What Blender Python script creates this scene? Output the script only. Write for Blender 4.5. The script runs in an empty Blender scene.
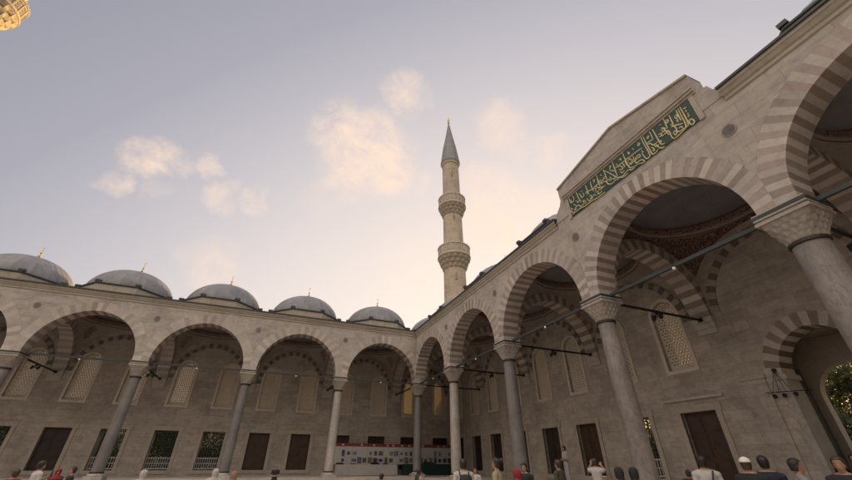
import bpy, bmesh, math, random
from mathutils import Vector, Matrix
random.seed(7)
PI = math.pi
scene = bpy.context.scene
COL = scene.collection
GROUND = -0.25      # courtyard paving
FLOOR = 0.50        # raised portico floor

# ------------------------------------------------------------------ tagging
def tag(o, label=None, cat=None, group=None, kind=None):
    if label: o['label'] = label
    if cat: o['category'] = cat
    if group: o['group'] = group
    if kind: o['kind'] = kind
    return o

def empty(name, loc=(0, 0, 0), rz=0.0, label=None, cat=None, group=None):
    o = bpy.data.objects.new(name, None)
    o.empty_display_size = .3
    COL.objects.link(o); o.location = loc; o.rotation_euler = (0, 0, rz)
    return tag(o, label, cat, group)

def copy_tree(o, parent=None):
    c = o.copy(); COL.objects.link(c)
    if parent is not None: c.parent = parent
    for ch in list(o.children): copy_tree(ch, c)
    return c

# ------------------------------------------------------------------ materials
def nodes_of(name):
    m = bpy.data.materials.new(name); m.use_nodes = True
    nt = m.node_tree
    return m, nt, nt.nodes['Principled BSDF']

def lnk(nt, a, b): nt.links.new(a, b)

def ramp(nt, fac, stops):
    r = nt.nodes.new('ShaderNodeValToRGB')
    e = r.color_ramp.elements
    while len(e) < len(stops): e.new(.5)
    for k, (p, c) in zip(e, stops): k.position = p; k.color = (*c, 1)
    lnk(nt, fac, r.inputs['Fac']); return r.outputs['Color']

def mixc(nt, fac, a, b, mode='MIX'):
    n = nt.nodes.new('ShaderNodeMix'); n.data_type = 'RGBA'; n.blend_type = mode
    for s, v in ((n.inputs[0], fac), (n.inputs[6], a), (n.inputs[7], b)):
        if hasattr(v, 'is_output') or isinstance(v, bpy.types.NodeSocket): lnk(nt, v, s)
        elif isinstance(v, (int, float)): s.default_value = v
        else: s.default_value = (*v, 1)
    return n.outputs[2]

def noise(nt, vec, scale, detail=5, rough=.6, dist=0):
    n = nt.nodes.new('ShaderNodeTexNoise'); n.inputs['Scale'].default_value = scale
    n.inputs['Detail'].default_value = detail; n.inputs['Roughness'].default_value = rough
    n.inputs['Distortion'].default_value = dist
    if vec is not None: lnk(nt, vec, n.inputs['Vector'])
    return n.outputs['Fac']

def mapping(nt, src, scale=(1, 1, 1), loc=(0, 0, 0)):
    m = nt.nodes.new('ShaderNodeMapping'); m.inputs['Scale'].default_value = scale
    m.inputs['Location'].default_value = loc
    lnk(nt, src, m.inputs['Vector']); return m.outputs['Vector']

def bump(nt, b, height, strength=.3, dist=.02):
    n = nt.nodes.new('ShaderNodeBump'); n.inputs['Strength'].default_value = strength
    n.inputs['Distance'].default_value = dist
    lnk(nt, height, n.inputs['Height']); lnk(nt, n.outputs['Normal'], b.inputs['Normal'])

def blockvar(nt, col):
    a = nt.nodes.new('ShaderNodeAttribute'); a.attribute_name = 'blockvar'
    p = nt.nodes.new('ShaderNodeMath'); p.operation = 'ADD'; p.inputs[1].default_value = 1; lnk(nt, a.outputs['Fac'], p.inputs[0])
    v = nt.nodes.new('ShaderNodeVectorMath'); v.operation = 'SCALE'; lnk(nt, col, v.inputs[0]); lnk(nt, p.outputs[0], v.inputs['Scale'])
    return v.outputs[0]

def tint(c, k): return tuple(min(1, v*k) for v in c)

def mat_stone(name, base, var=.18, rough=.8, scale=1.0, streak=.25, stain=(.5, .42, .36), vein=0):
    """stone with blotches, pores and rain streaks"""
    m, nt, b = nodes_of(name)
    pos = nt.nodes.new('ShaderNodeNewGeometry').outputs['Position']
    n1 = noise(nt, pos, .55*scale, 8, .62, .4)
    n2 = noise(nt, pos, 6*scale, 6, .65)
    col = ramp(nt, n1, [(.3, tint(base, 1-var)), (.5, base), (.7, tint(base, 1+var))])
    col = mixc(nt, .55, col, ramp(nt, n2, [(.25, (.62, .60, .58)), (.55, (1, 1, 1)), (.8, (1.0, .98, .95))]), 'MULTIPLY')
    st = noise(nt, mapping(nt, pos, (2.2, 2.2, .22)), 1.0, 7, .7)
    fac = nt.nodes.new('ShaderNodeMapRange'); fac.inputs[1].default_value = .52; fac.inputs[2].default_value = .72
    fac.inputs[3].default_value = 0; fac.inputs[4].default_value = streak
    lnk(nt, st, fac.inputs[0])
    col = mixc(nt, fac.outputs[0], col, tuple(base[i]*stain[i] for i in range(3)))
    if vein:
        vn = noise(nt, mapping(nt, pos, (1.5, 1.5, .5)), 2.2, 10, .68, .5)
        ab = nt.nodes.new('ShaderNodeMath'); ab.operation = 'SUBTRACT'; ab.inputs[1].default_value = .5; lnk(nt, vn, ab.inputs[0])
        aa = nt.nodes.new('ShaderNodeMath'); aa.operation = 'ABSOLUTE'; lnk(nt, ab.outputs[0], aa.inputs[0])
        vr = nt.nodes.new('ShaderNodeMapRange'); lnk(nt, aa.outputs[0], vr.inputs[0])
        for i_, v_ in zip((1, 2, 3, 4), (0, .02, vein, 0)): vr.inputs[i_].default_value = v_
        col = mixc(nt, vr.outputs[0], col, tuple(v*.42 for v in base))
    lnk(nt, blockvar(nt, col), b.inputs['Base Color'])
    b.inputs['Roughness'].default_value = rough
    bump(nt, b, n2, .35, .012)
    return m

def mat_ashlar(name, base, bw=.95, bh=.42, var=.12, mortar=(.55, .5, .46), streak=.3):
    """coursed cut stone; joints laid out on the surface's own metre UVs"""
    m, nt, b = nodes_of(name)
    uv = nt.nodes.new('ShaderNodeUVMap').outputs['UV']
    pos = nt.nodes.new('ShaderNodeNewGeometry').outputs['Position']
    br = nt.nodes.new('ShaderNodeTexBrick')
    br.inputs['Scale'].default_value = 1; br.inputs['Brick Width'].default_value = bw
    br.inputs['Row Height'].default_value = bh; br.inputs['Mortar Size'].default_value = .007
    br.inputs['Mortar Smooth'].default_value = .3; br.inputs['Bias'].default_value = -.1
    br.offset = .43
    br.inputs['Color1'].default_value = (*tint(base, 1-var), 1)
    br.inputs['Color2'].default_value = (*tint(base, 1+var), 1)
    br.inputs['Mortar'].default_value = (*[base[i]*mortar[i] for i in range(3)], 1)
    b2 = nt.nodes.new('ShaderNodeTexBrick'); b2.offset = .61; b2.squash = 1.35; b2.squash_frequency = 3
    for k_ in ('Scale', 'Row Height', 'Mortar Size', 'Mortar Smooth', 'Bias', 'Color1', 'Color2', 'Mortar'): b2.inputs[k_].default_value = br.inputs[k_].default_value
    b2.inputs['Brick Width'].default_value = bw*.68; br.squash = 1.25; br.squash_frequency = 2
    wob = nt.nodes.new('ShaderNodeTexNoise'); wob.inputs['Scale'].default_value = 1.3; lnk(nt, uv, wob.inputs['Vector'])
    wo = nt.nodes.new('ShaderNodeVectorMath'); wo.operation = 'MULTIPLY_ADD'; lnk(nt, wob.outputs['Color'], wo.inputs[0]); wo.inputs[1].default_value = (.035, .02, 0); lnk(nt, uv, wo.inputs[2])
    lnk(nt, wo.outputs[0], br.inputs['Vector']); lnk(nt, wo.outputs[0], b2.inputs['Vector'])
    msk = nt.nodes.new('ShaderNodeMath'); msk.operation = 'GREATER_THAN'; msk.inputs[1].default_value = .52
    lnk(nt, noise(nt, uv, .38, 1), msk.inputs[0])
    brick_col = mixc(nt, msk.outputs[0], br.outputs['Color'], b2.outputs['Color'])
    n1 = noise(nt, pos, .45, 9, .65, .6)
    n2 = noise(nt, pos, 5, 7, .7, .3)
    n3 = noise(nt, mapping(nt, pos, (1.0, 1.0, 3.0)), 1.1, 6, .6, 1.2)
    col = mixc(nt, .9, brick_col, ramp(nt, n1, [(.3, (.72, .70, .68)), (.52, (1, 1, 1)), (.72, (1.16, 1.12, 1.05))]), 'MULTIPLY')
    col = mixc(nt, .6, col, ramp(nt, n2, [(.25, (.66, .64, .62)), (.55, (1, 1, 1))]), 'MULTIPLY')
    col = mixc(nt, .5, col, ramp(nt, n3, [(.35, (.66, .67, .70)), (.6, (1.1, 1.06, 1.02))]), 'MULTIPLY')
    st = noise(nt, mapping(nt, pos, (2.4, 2.4, .2)), 1.0, 7, .7)
    fac = nt.nodes.new('ShaderNodeMapRange'); fac.inputs[1].default_value = .54; fac.inputs[2].default_value = .74
    fac.inputs[3].default_value = 0; fac.inputs[4].default_value = streak
    lnk(nt, st, fac.inputs[0])
    col = mixc(nt, fac.outputs[0], col, tuple(v*.45 for v in base))
    lnk(nt, col, b.inputs['Base Color']); b.inputs['Roughness'].default_value = .82
    ad = nt.nodes.new('ShaderNodeMath'); ad.operation = 'MULTIPLY_ADD'
    lnk(nt, br.outputs['Fac'], ad.inputs[0]); ad.inputs[1].default_value = -.8; lnk(nt, n2, ad.inputs[2])
    bump(nt, b, ad.outputs[0], .5, .012)
    return m

def mat_plain(name, base, rough=.6, metal=0.0, var=.15, scale=4, bumpy=.15):
    m, nt, b = nodes_of(name)
    tc = nt.nodes.new('ShaderNodeTexCoord').outputs['Object']
    n = noise(nt, tc, scale, 6, .6)
    lnk(nt, ramp(nt, n, [(.3, tint(base, 1-var)), (.7, tint(base, 1+var))]), b.inputs['Base Color'])
    b.inputs['Roughness'].default_value = rough; b.inputs['Metallic'].default_value = metal
    if bumpy: bump(nt, b, n, bumpy, .01)
    return m

def mat_ornament(name, base, paint, scale, thr=.5, width=.06):
    """plaster carrying a painted scrolling ornament"""
    m, nt, b = nodes_of(name)
    pos = nt.nodes.new('ShaderNodeNewGeometry').outputs['Position']
    v = nt.nodes.new('ShaderNodeTexVoronoi'); v.feature = 'SMOOTH_F1'; v.inputs['Scale'].default_value = scale
    wv = nt.nodes.new('ShaderNodeVectorMath'); wv.operation = 'MULTIPLY_ADD'
    nn = nt.nodes.new('ShaderNodeTexNoise'); nn.inputs['Scale'].default_value = scale*.6
    lnk(nt, pos, nn.inputs['Vector']); lnk(nt, nn.outputs['Color'], wv.inputs[0])
    wv.inputs[1].default_value = (.35,)*3; lnk(nt, pos, wv.inputs[2]); lnk(nt, wv.outputs[0], v.inputs['Vector'])
    s = nt.nodes.new('ShaderNodeMath'); s.operation = 'SINE'
    k = nt.nodes.new('ShaderNodeMath'); k.operation = 'MULTIPLY'; k.inputs[1].default_value = 26
    lnk(nt, v.outputs['Distance'], k.inputs[0]); lnk(nt, k.outputs[0], s.inputs[0])
    f = nt.nodes.new('ShaderNodeMapRange'); f.inputs[1].default_value = thr-.15; f.inputs[2].default_value = thr+.15
    lnk(nt, s.outputs[0], f.inputs[0])
    n1 = noise(nt, pos, 1.2, 6)
    bs = ramp(nt, n1, [(.3, tint(base, .82)), (.7, tint(base, 1.1))])
    lnk(nt, mixc(nt, f.outputs[0], bs, paint), b.inputs['Base Color'])
    b.inputs['Roughness'].default_value = .85
    return m

M = {}
STONE = (.40, .355, .305)
M['ashlar'] = mat_ashlar('facade cut stone', (.465, .427, .385), 1.15, .50, .055, (.78, .74, .71), streak=.5)
M['ashlar_in'] = mat_ashlar('portico wall cut stone', (.45, .405, .355), .95, .40, .10, (.72, .68, .64), streak=.4)
M['light'] = mat_stone('pale voussoir stone', (.48, .44, .395), .14)
M['pink'] = mat_stone('rosy brown voussoir stone', (.29, .225, .19), .16)
M['pink_soft'] = mat_stone('weathered rosy stone', (.425, .37, .325), .14)
M['pink_mid'] = mat_stone('rosy stone', (.365, .30, .27), .14)
M['red'] = mat_stone('red painted voussoir', (.30, .165, .125), .15)
M['dark'] = mat_stone('dark painted voussoir', (.15, .125, .115), .15)
M['cornice'] = mat_stone('cornice limestone', (.43, .38, .31), .12, streak=.45)
M['marble'] = mat_stone('white marble', (.40, .37, .34), .2, .45, 1.6, .3, (.55, .5, .48), vein=.6)
M['marble_cap'] = mat_stone('carved marble', (.37, .33, .29), .16, .6, 2, .35, (.45, .4, .38))
M['granite'] = mat_stone('grey granite', (.175, .165, .16), .2, .5, 3, .35, vein=.35)
M['granite_light'] = mat_stone('pale veined granite', (.255, .23, .21), .3, .5, 1.6, .45, (.45, .42, .42), vein=.7)
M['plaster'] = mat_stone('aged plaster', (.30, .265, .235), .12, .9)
M['plaster_dome'] = mat_stone('dark grey dome plaster', (.12, .108, .10), .12, .9)  # darker than the other plaster, for the insides of the domes
M['orn_ring'] = mat_ornament('painted band', (.25, .20, .165), (.16, .055, .04), 5, .35)
M['orn_plain'] = mat_stone('thin painted line', (.17, .07, .05), .1)
M['orn_deep'] = mat_ornament('dense red arabesque', (.085, .036, .03), (.20, .15, .12), 5.0, .5)
M['lead'] = mat_stone('weathered lead', (.225, .225, .245), .2, .55, 1.6, .35, (.6, .62, .66))
M['lead_dark'] = mat_plain('dark lead flashing', (.045, .052, .055), .5)
M['gold'] = mat_plain('gilded copper', (.75, .50, .16), .35, .9, .1)
M['bronze'] = mat_plain('dark bronze ring', (.055, .045, .038), .5, .6)
M['iron'] = mat_plain('teal grey painted iron', (.05, .057, .057), .55, .3)
M['black_iron'] = mat_plain('black iron', (.018, .017, .017), .5, .4)
M['wood'] = mat_plain('brown shutter wood', (.05, .024, .014), .55, 0, .35, 3)
M['wood_dark'] = mat_plain('dark shutter wood', (.03, .017, .012), .55, 0, .35, 3)
M['frame'] = mat_stone('window surround stone', (.60, .54, .46), .1, .75)
M['door_frame'] = mat_stone('door surround stone', (.43, .375, .315), .12, .75)
M['blind'] = mat_stone('pale window plaster', (.58, .50, .40), .1)
M['grille'] = mat_plain('painted iron grille', (.07, .08, .07), .5, .3)
M['rail'] = mat_plain('pale railing paint', (.55, .54, .50), .5)
M['door_green'] = mat_plain('grey green door leaf', (.06, .072, .070), .5, 0, .25)
M['cable'] = mat_plain('dark cable', (.03, .03, .03), .6)
M['bulb'] = mat_plain('white lamp glass', (.8, .8, .78), .2)
M['min_stone'] = mat_ashlar('minaret cut stone', (.60, .51, .41), .75, .45, .08)
M['min_carve'] = mat_stone('minaret carved stone', (.62, .53, .43), .12)
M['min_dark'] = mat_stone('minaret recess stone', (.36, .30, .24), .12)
M['ins_green'] = mat_plain('dark green inscription ground', (.016, .055, .042), .5, 0, .25, 8)
M['ins_gold'] = mat_plain('gold lettering', (.62, .52, .27), .45, .15, .1)
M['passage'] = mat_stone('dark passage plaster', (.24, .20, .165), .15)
M['wa_light'] = mat_stone('lunette arch stone', (.36, .31, .26), .12)
M['pave'] = mat_ashlar('marble paving', (.50, .45, .40), 1.3, .8, .08)
M['grassmat'] = mat_plain('outer ground', (.06, .07, .04), .9, 0, .4, .5)
M['bark'] = mat_plain('bark', (.10, .075, .055), .9, 0, .3, 5)
M['medal'] = mat_stone('porphyry roundel', (.17, .15, .145), .2)
M['medal_rim'] = mat_stone('roundel rim', (.36, .32, .28), .1)

def glass_mat(c):
    m, nt, b = nodes_of('window glass')
    b.inputs['Base Color'].default_value = (*c, 1)
    b.inputs['Roughness'].default_value = .25
    b.inputs['Transmission Weight'].default_value = 1
    b.inputs['IOR'].default_value = 1.02
    return m
M['glass'] = glass_mat((.5, .38, .18)); M['glass_pale'] = glass_mat((.34, .32, .29))  # yellow tint puts the sunset glow into the pane colour

def leaf_mat(name, c):
    m, nt, b = nodes_of(name)
    oi = nt.nodes.new('ShaderNodeNewGeometry')
    lnk(nt, ramp(nt, oi.outputs['Random Per Island'], [(0, tint(c, .55)), (.6, c), (1, tint(c, 1.7))]), b.inputs['Base Color'])
    b.inputs['Roughness'].default_value = .6
    b.inputs['Subsurface Weight'].default_value = 0
    tr = nt.nodes.new('ShaderNodeBsdfTranslucent'); tr.inputs['Color'].default_value = (*tint(c, 1.8), 1)
    mx = nt.nodes.new('ShaderNodeMixShader'); mx.inputs[0].default_value = .35
    out = nt.nodes['Material Output']
    lnk(nt, b.outputs[0], mx.inputs[1]); lnk(nt, tr.outputs[0], mx.inputs[2]); lnk(nt, mx.outputs[0], out.inputs['Surface'])
    return m
M['leaf'] = leaf_mat('plane tree leaves', (.085, .10, .03))
M['leaf_dark'] = leaf_mat('dark leaves', (.035, .05, .018))

# ------------------------------------------------------------------ mesh builder
class MB:
    def __init__(s): s.v = []; s.f = []; s.m = []; s.mats = []; s.a = {}; s.cur = 0
    def mi(s, mat):
        if mat not in s.mats: s.mats.append(mat)
        return s.mats.index(mat)
    def poly(s, pts, mat='ashlar'):
        n = len(s.v); s.v += [tuple(p) for p in pts]; s.f.append(tuple(range(n, n+len(pts)))); s.m.append(s.mi(mat))
        if s.cur: s.a[len(s.f)-1] = s.cur
    def box(s, a, b, mat='ashlar', fn=None):
        x0, y0, z0 = a; x1, y1, z1 = b
        c = [(x0,y0,z0),(x1,y0,z0),(x1,y1,z0),(x0,y1,z0),(x0,y0,z1),(x1,y0,z1),(x1,y1,z1),(x0,y1,z1)]
        if fn: c = [fn(*p) for p in c]
        n = len(s.v); s.v += c; k = s.mi(mat)
        for q in ((0,3,2,1),(4,5,6,7),(0,1,5,4),(1,2,6,5),(2,3,7,6),(3,0,4,7)):
            s.f.append(tuple(n+i for i in q)); s.m.append(k)
    def grid(s, rows, mat, closed=True):
        """rows of points -> quads"""
        n = len(s.v); w = len(rows[0]); k = s.mi(mat)
        for r in rows: s.v += [tuple(p) for p in r]
        for j in range(len(rows)-1):
            for i in range(w if closed else w-1):
                i2 = (i+1) % w
                s.f.append((n+j*w+i, n+j*w+i2, n+(j+1)*w+i2, n+(j+1)*w+i)); s.m.append(k)
    def lathe(s, prof, mat, seg=24, c=(0, 0), fn=None, cap=True):
        rows = []
        for r, z in prof:
            rows.append([(c[0]+r*math.cos(2*PI*i/seg), c[1]+r*math.sin(2*PI*i/seg), z) for i in range(seg)])
        if fn: rows = [[fn(*p) for p in r] for r in rows]
        s.grid(rows, mat)
        if cap:
            n = len(s.v); s.v += rows[0]+rows[-1]; k = s.mi(mat)
            s.f.append(tuple(n+i for i in reversed(range(seg)))); s.m.append(k)
            s.f.append(tuple(n+seg+i for i in range(seg))); s.m.append(k)
    def tube(s, a, b, r, mat, seg=8, r2=None):
        a = Vector(a); b = Vector(b); d = (b-a).normalized(); r2 = r if r2 is None else r2
        u = d.orthogonal().normalized(); w = d.cross(u)
        R = [[a+(u*math.cos(2*PI*i/seg)+w*math.sin(2*PI*i/seg))*r for i in range(seg)],
             [b+(u*math.cos(2*PI*i/seg)+w*math.sin(2*PI*i/seg))*r2 for i in range(seg)]]
        s.grid(R, mat)
        n = len(s.v); s.v += [tuple(p) for p in R[0]+R[1]]; k = s.mi(mat)
        s.f.append(tuple(n+i for i in reversed(range(seg)))); s.m.append(k)
        s.f.append(tuple(n+seg+i for i in range(seg))); s.m.append(k)
    def build(s, name, parent=None, loc=(0, 0, 0), smooth=False, fixn=True, angle=40):
        me = bpy.data.meshes.new(name)
        bm = bmesh.new()
        vs = [bm.verts.new(p) for p in s.v]; fl = bm.faces.layers.float.new('blockvar') if s.a else None
        for fi_, (f, k) in enumerate(zip(s.f, s.m)):
            try: bf = bm.faces.new([vs[i] for i in f])
            except ValueError: continue
            bf.material_index = k; bf.smooth = smooth
            if fl is not None: bf[fl] = s.a.get(fi_, 0)
        bmesh.ops.remove_doubles(bm, verts=bm.verts, dist=.0004)
        bad = [f for f in bm.faces if f.calc_area() < 1e-7]
        if bad: bmesh.ops.delete(bm, geom=bad, context='FACES')
        if fixn: bmesh.ops.recalc_face_normals(bm, faces=bm.faces)
        uvl = bm.loops.layers.uv.new('UVMap')
        for f in bm.faces:
            n = f.normal; ax = max(range(3), key=lambda i: abs(n[i]))
            for l in f.loops:
                x, y, z = l.vert.co
                l[uvl].uv = (y, z) if ax == 0 else (x, z) if ax == 1 else (x, y)
        if smooth:
            for e in bm.edges:
                if len(e.link_faces) == 2 and e.calc_face_angle(0) > math.radians(angle): e.smooth = False
        bm.to_mesh(me); bm.free()
        for k in s.mats: me.materials.append(M[k])
        o = bpy.data.objects.new(name, me); COL.objects.link(o); o.location = loc
        if parent is not None: o.parent = parent
        return o

# ------------------------------------------------------------------ arches
def arch_pts(a, h, th, n):
    """pointed two-centred arch: lists of intrados and extrados (s, z) from -a over the crown to +a"""
    c = max(0.0, (h*h-a*a)/(2*a)); R = a+c
    fi = math.acos(-c/R) if c else PI/2; fe = math.acos(-c/(R+th)) if c else PI/2
    I = []; E = []
    for k in range(n+1):
        t = k/n
        pi = PI+(fi-PI)*t; pe = PI+(fe-PI)*t
        I.append((c+R*math.cos(pi), R*math.sin(pi))); E.append((c+(R+th)*math.cos(pe), (R+th)*math.sin(pe)))
    I += [(-x, z) for x, z in reversed(I[:-1])]; E += [(-x, z) for x, z in reversed(E[:-1])]
    return I, E

def voussoirs(mb, P, cx, a, z0, h, th, t0, t1, n, mats, lim, proud=.02, sub=2, back=True):
    """P(s, t, z) -> world. n blocks per half, colours cycle; a soffit that runs from t0 to t1"""
    I, E = arch_pts(a, h, th, n*sub)
    nb = len(I)-1; rv = random.Random(int(abs(cx)*100)+nb+int(a*1000)); var = {}
    for k in range(nb):
        b = k//sub
        if b not in var: var[b] = (rv.uniform(-.17, .13), rv.uniform(-.05, .02))
        mb.cur = var[b][0] or .001; jt = 1+var[b][1]/(a+th)
        m = mats(b, 2*n); m, ms = m if isinstance(m, tuple) else (m, m)
        q = [I[k], I[k+1], (max(-lim, min(lim, E[k+1][0]*jt)), E[k+1][1]*jt), (max(-lim, min(lim, E[k][0]*jt)), E[k][1]*jt)]
        q = [(cx+s, z0+z) for s, z in q]
        # front, soffit, back, and the thin proud lip on the extrados
        mb.poly([P(s, t0-proud, z) for s, z in q], m)
        mb.poly([P(q[0][0], t0-proud, q[0][1]), P(q[1][0], t0-proud, q[1][1]), P(q[1][0], t1+(proud if back else 0), q[1][1]), P(q[0][0], t1+(proud if back else 0), q[0][1])], ms)
        mb.poly([P(q[3][0], t0-proud, q[3][1]), P(q[2][0], t0-proud, q[2][1]), P(q[2][0], t0+.03, q[2][1]), P(q[3][0], t0+.03, q[3][1])], m)
        if back:
            mb.poly([P(s, t1+proud, z) for s, z in reversed(q)], m)

def spandrel(mb, P, cx, a, z0, h, th, t, lim, ztop, n, mat):
    th = th-.08
    """face above the extrados up to ztop between cx-lim and cx+lim"""
    I, E = arch_pts(a, h, th, n)
    pts = [(max(-lim, min(lim, s)), z) for s, z in E]
    i0 = max(k for k in range(len(pts)//2) if pts[k][0] <= -lim+1e-6) if pts[0][0] <= -lim+1e-6 else 0
    pts = pts[i0:len(pts)-i0]
    for (s1, z1), (s2, z2) in zip(pts, pts[1:]):
        if s2-s1 < 1e-5: continue
        mb.poly([P(cx+s1, t, z0+z1-.02), P(cx+s2, t, z0+z2-.02), P(cx+s2, t, ztop), P(cx+s1, t, ztop)], mat)

def ext_z(a, h, th, s):
    c = max(0.0, (h*h-a*a)/(2*a)); R = a+c+th
    return math.sqrt(max(0, R*R-(abs(s)+c)**2))

def holed_wall(mb, P, s0, s1, z0, z1, op, t0, t1, mat, rmat=None):
    """wall band t0..t1 with one opening op=(cx, half, sill, spring, crown); flat head when spring==crown"""
    cx, a, zs, zp, zc = op; rmat = rmat or mat
    if zc-zp > .01:
        c_h = zc-zp; I, _ = arch_pts(a, max(c_h, a) if c_h >= a else a, .1, 8)
        k = c_h/max(z for _, z in I); top = [(cx+s, zp+z*k) for s, z in I]
    else: top = [(cx-a, zc), (cx+a, zc)]
    for t, rev in ((t0, False), (t1, True)):
        def q(pts):
            pts = [P(s, t, z) for s, z in pts]; mb.poly(pts[::-1] if rev else pts, mat)
        q([(s0, z0), (cx-a, z0), (cx-a, z1), (s0, z1)]); q([(cx+a, z0), (s1, z0), (s1, z1), (cx+a, z1)])
        if zs > z0+1e-4: q([(cx-a, z0), (cx+a, z0), (cx+a, zs), (cx-a, zs)])
        for (x1, y1), (x2, y2) in zip(top, top[1:]): q([(x1, y1), (x2, y2), (x2, z1), (x1, z1)])
    loop = [(cx-a, zs)]+top+[(cx+a, zs)]
    if top[0][1] <= zs+1e-6: loop = top
    for (x1, y1), (x2, y2) in zip(loop, loop[1:]+loop[:1]):
        mb.poly([P(x1, t0, y1), P(x2, t0, y2), P(x2, t1, y2), P(x1, t1, y1)], rmat)
# ================================================================== the two arcade wings
def WL(u, v, z): return (-u, v, z)
def WR(u, v, z): return (v, -u, z)
SPR = 6.98; RISE = 2.87; TH = .64; TOP = 11.2; WALL = 6.0; WALLB = 6.9

def wing(W, us, tagd, first_column, col_mats, door_kinds, win_kinds, right):
    root = empty('arcade_wing', W((us[0]+us[-1])/2, 3, FLOOR))
    tag(root, *tagd)
    ox, oy, oz = root.location
    def F(u, v, z):
        p = W(u, v, z); return (p[0]-ox, p[1]-oy, p[2]-oz)
    pink = 'pink_mid' if right else 'pink_soft'
    # ---- facade wall with its striped arches
    mb = MB(); vb = MB()
    for k in range(len(us)-1):
        u0, u1 = us[k], us[k+1]; c = (u0+u1)/2; lim = (u1-u0)/2; a = lim-.45
        gate = right and k == 3
        def mats(b, n, pink=pink):
            if abs(b-n//2) <= 2 and b % 2: return (('pink' if right else 'pink_mid'), 'red')
            return 'light' if b % 2 == 0 else (pink, 'pink')
        voussoirs(vb, F, c, a, SPR, RISE, TH, -.45, .45, 24 if right else 18, mats, lim)
        spandrel(mb, F, c, a, SPR, RISE, TH, -.45, lim, 11.0 if gate else TOP, 26, 'ashlar')
        spandrel(mb, F, c, a, SPR, RISE, TH, .45, lim, 10.9, 26, 'ashlar_in')
    ue = us[-1]
    mb.poly([F(ue, -.45, SPR), F(ue, .45, SPR), F(ue, .45, TOP), F(ue, -.45, TOP)], 'ashlar')
    if not right: mb.box((-.44, -.44, SPR), (.44, .44, 11.0), 'ashlar_in', F)
    mb.build('facade_wall', root, fixn=False)
    vb.build('arch_stones', root, fixn=False)
    # ---- cornice with lead edge
    segs = [(us[0], ue, True)] if not right else [(us[0], 19.02, True), (26.52, ue, False)]
    cb = MB(); lb = MB()
    prof = [(-.452, 10.70), (-.50, 10.73), (-.50, 10.84), (-.545, 10.87), (-.60, 10.98), (-.64, 11.01), (-.64, 11.11)]
    lead = [(-.64, 11.11), (-.70, 11.12), (-.70, 11.20), (-.45, 11.27), (.6, 11.30)]
    for s, e, mitre in segs:
        for pf, b, m in ((prof, cb, 'cornice'), (lead, lb, 'lead_dark')):
            A = [F(max(s, -v) if mitre else s, v, z) for v, z in pf]; B = [F(e, v, z) for v, z in pf]
            for i in range(len(pf)-1): b.poly([A[i], B[i], B[i+1], A[i+1]], m)
            b.poly(A, m); b.poly(B, m)
    cb.build('cornice', root); lb.build('lead_edge', root)
    rb = MB()
    rb.box((us[0]+.41 if right else -6.9, -.42, 10.95), (ue, 6.92, 11.14), 'lead', F)
    rb.build('roof', root)
    # ---- roundels over the columns
    for u in us[(0 if not right else 1):-1]:
        if u == 0: continue
        d = MB()
        for r, t, m in ((.20, -.475, 'medal_rim'), (.165, -.485, 'medal')):
            d.poly([F(u+r*math.cos(q*PI/14), t, 9.78+r*math.sin(q*PI/14)) for q in range(28)], m)
            d.grid([[F(u+r*math.cos(q*PI/14), t, 9.78+r*math.sin(q*PI/14)) for q in range(28)], [F(u+r*math.cos(q*PI/14), -.44, 9.78+r*math.sin(q*PI/14)) for q in range(28)]], m)
        d.build('roundel', root)
    # ---- arches from each column to the back wall
    for u in us:
        t = MB(); P = lambda s, q, z, u=u: F(u+q, s, z)
        mats = lambda b, n: 'light' if b % 2 == 0 else ('pink' if right else 'pink_mid')
        voussoirs(t, P, 3.225, 2.63, SPR, 2.72, .5, -.4, .4, 16, mats, 2.775)
        for q in (-.4, .4): spandrel(t, P, 3.225, 2.63, SPR, 2.72, .5, q, 2.775, 10.9, 24, 'plaster')
        t.build('transverse_arch', root, fixn=False)
        cbm = MB()
        for z0, z1, d in ((6.75, 6.98, .20), (6.52, 6.75, .13), (6.3, 6.52, .07)):
            cbm.box((u-.4-d*.2, WALL-d, z0), (u+.4+d*.2, WALL+.05, z1-.003), 'light', F)
        cbm.build('corbel', root)
    # ---- back wall, bay by bay
    wb = MB(); bays = [(us[k], us[k+1]) for k in range(len(us)-1)]
    bays = [(-WALL, us[0])]+bays
    doors, wins = [], []
    for k, (u0, u1) in enumerate(bays):
        mid = (u0+u1)/2
        if right and k == 4:
            holed_wall(wb, F, u0, u1, .4, 6.6, (23.03, 1.5, .4, 4.3, 5.86), WALL, 6.8, 'ashlar_in')
            wb.box((u0, WALL, 6.6), (u1, WALLB, 10.95), 'ashlar_in', F)
            continue
        for sgn in (-1, 1):
            c = mid+sgn*1.6; e0, e1 = (u0, mid) if sgn < 0 else (mid, u1)
            holed_wall(wb, F, e0, e1, .4, 4.2, (c, .78, .85, 3.38, 3.38), WALL, WALLB, 'ashlar_in')
            holed_wall(wb, F, e0, e1, 4.2, 10.95, (c, .62, 5.15, 7.75, 8.38), WALL, WALLB, 'ashlar_in')
            doors.append(c); wins.append(c)
    wb.build('back_wall', root, fixn=False)
    for k, (u0, u1) in enumerate(bays):
        if k == 0 and right: pass
        mid = (u0+u1)/2
        rg = MB()
        mats = lambda b, n: 'wa_light' if b % 2 == 0 else 'dark'
        a = min((u1-u0)/2-.4, 2.85)-.40
        voussoirs(rg, F, mid, a, SPR+.1, a*1.06, .34, WALL-.06, WALL, 14, mats, (u1-u0)/2-.401, proud=.0, sub=2, back=False)
        rg.build('wall_arch', root, fixn=False)
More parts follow.
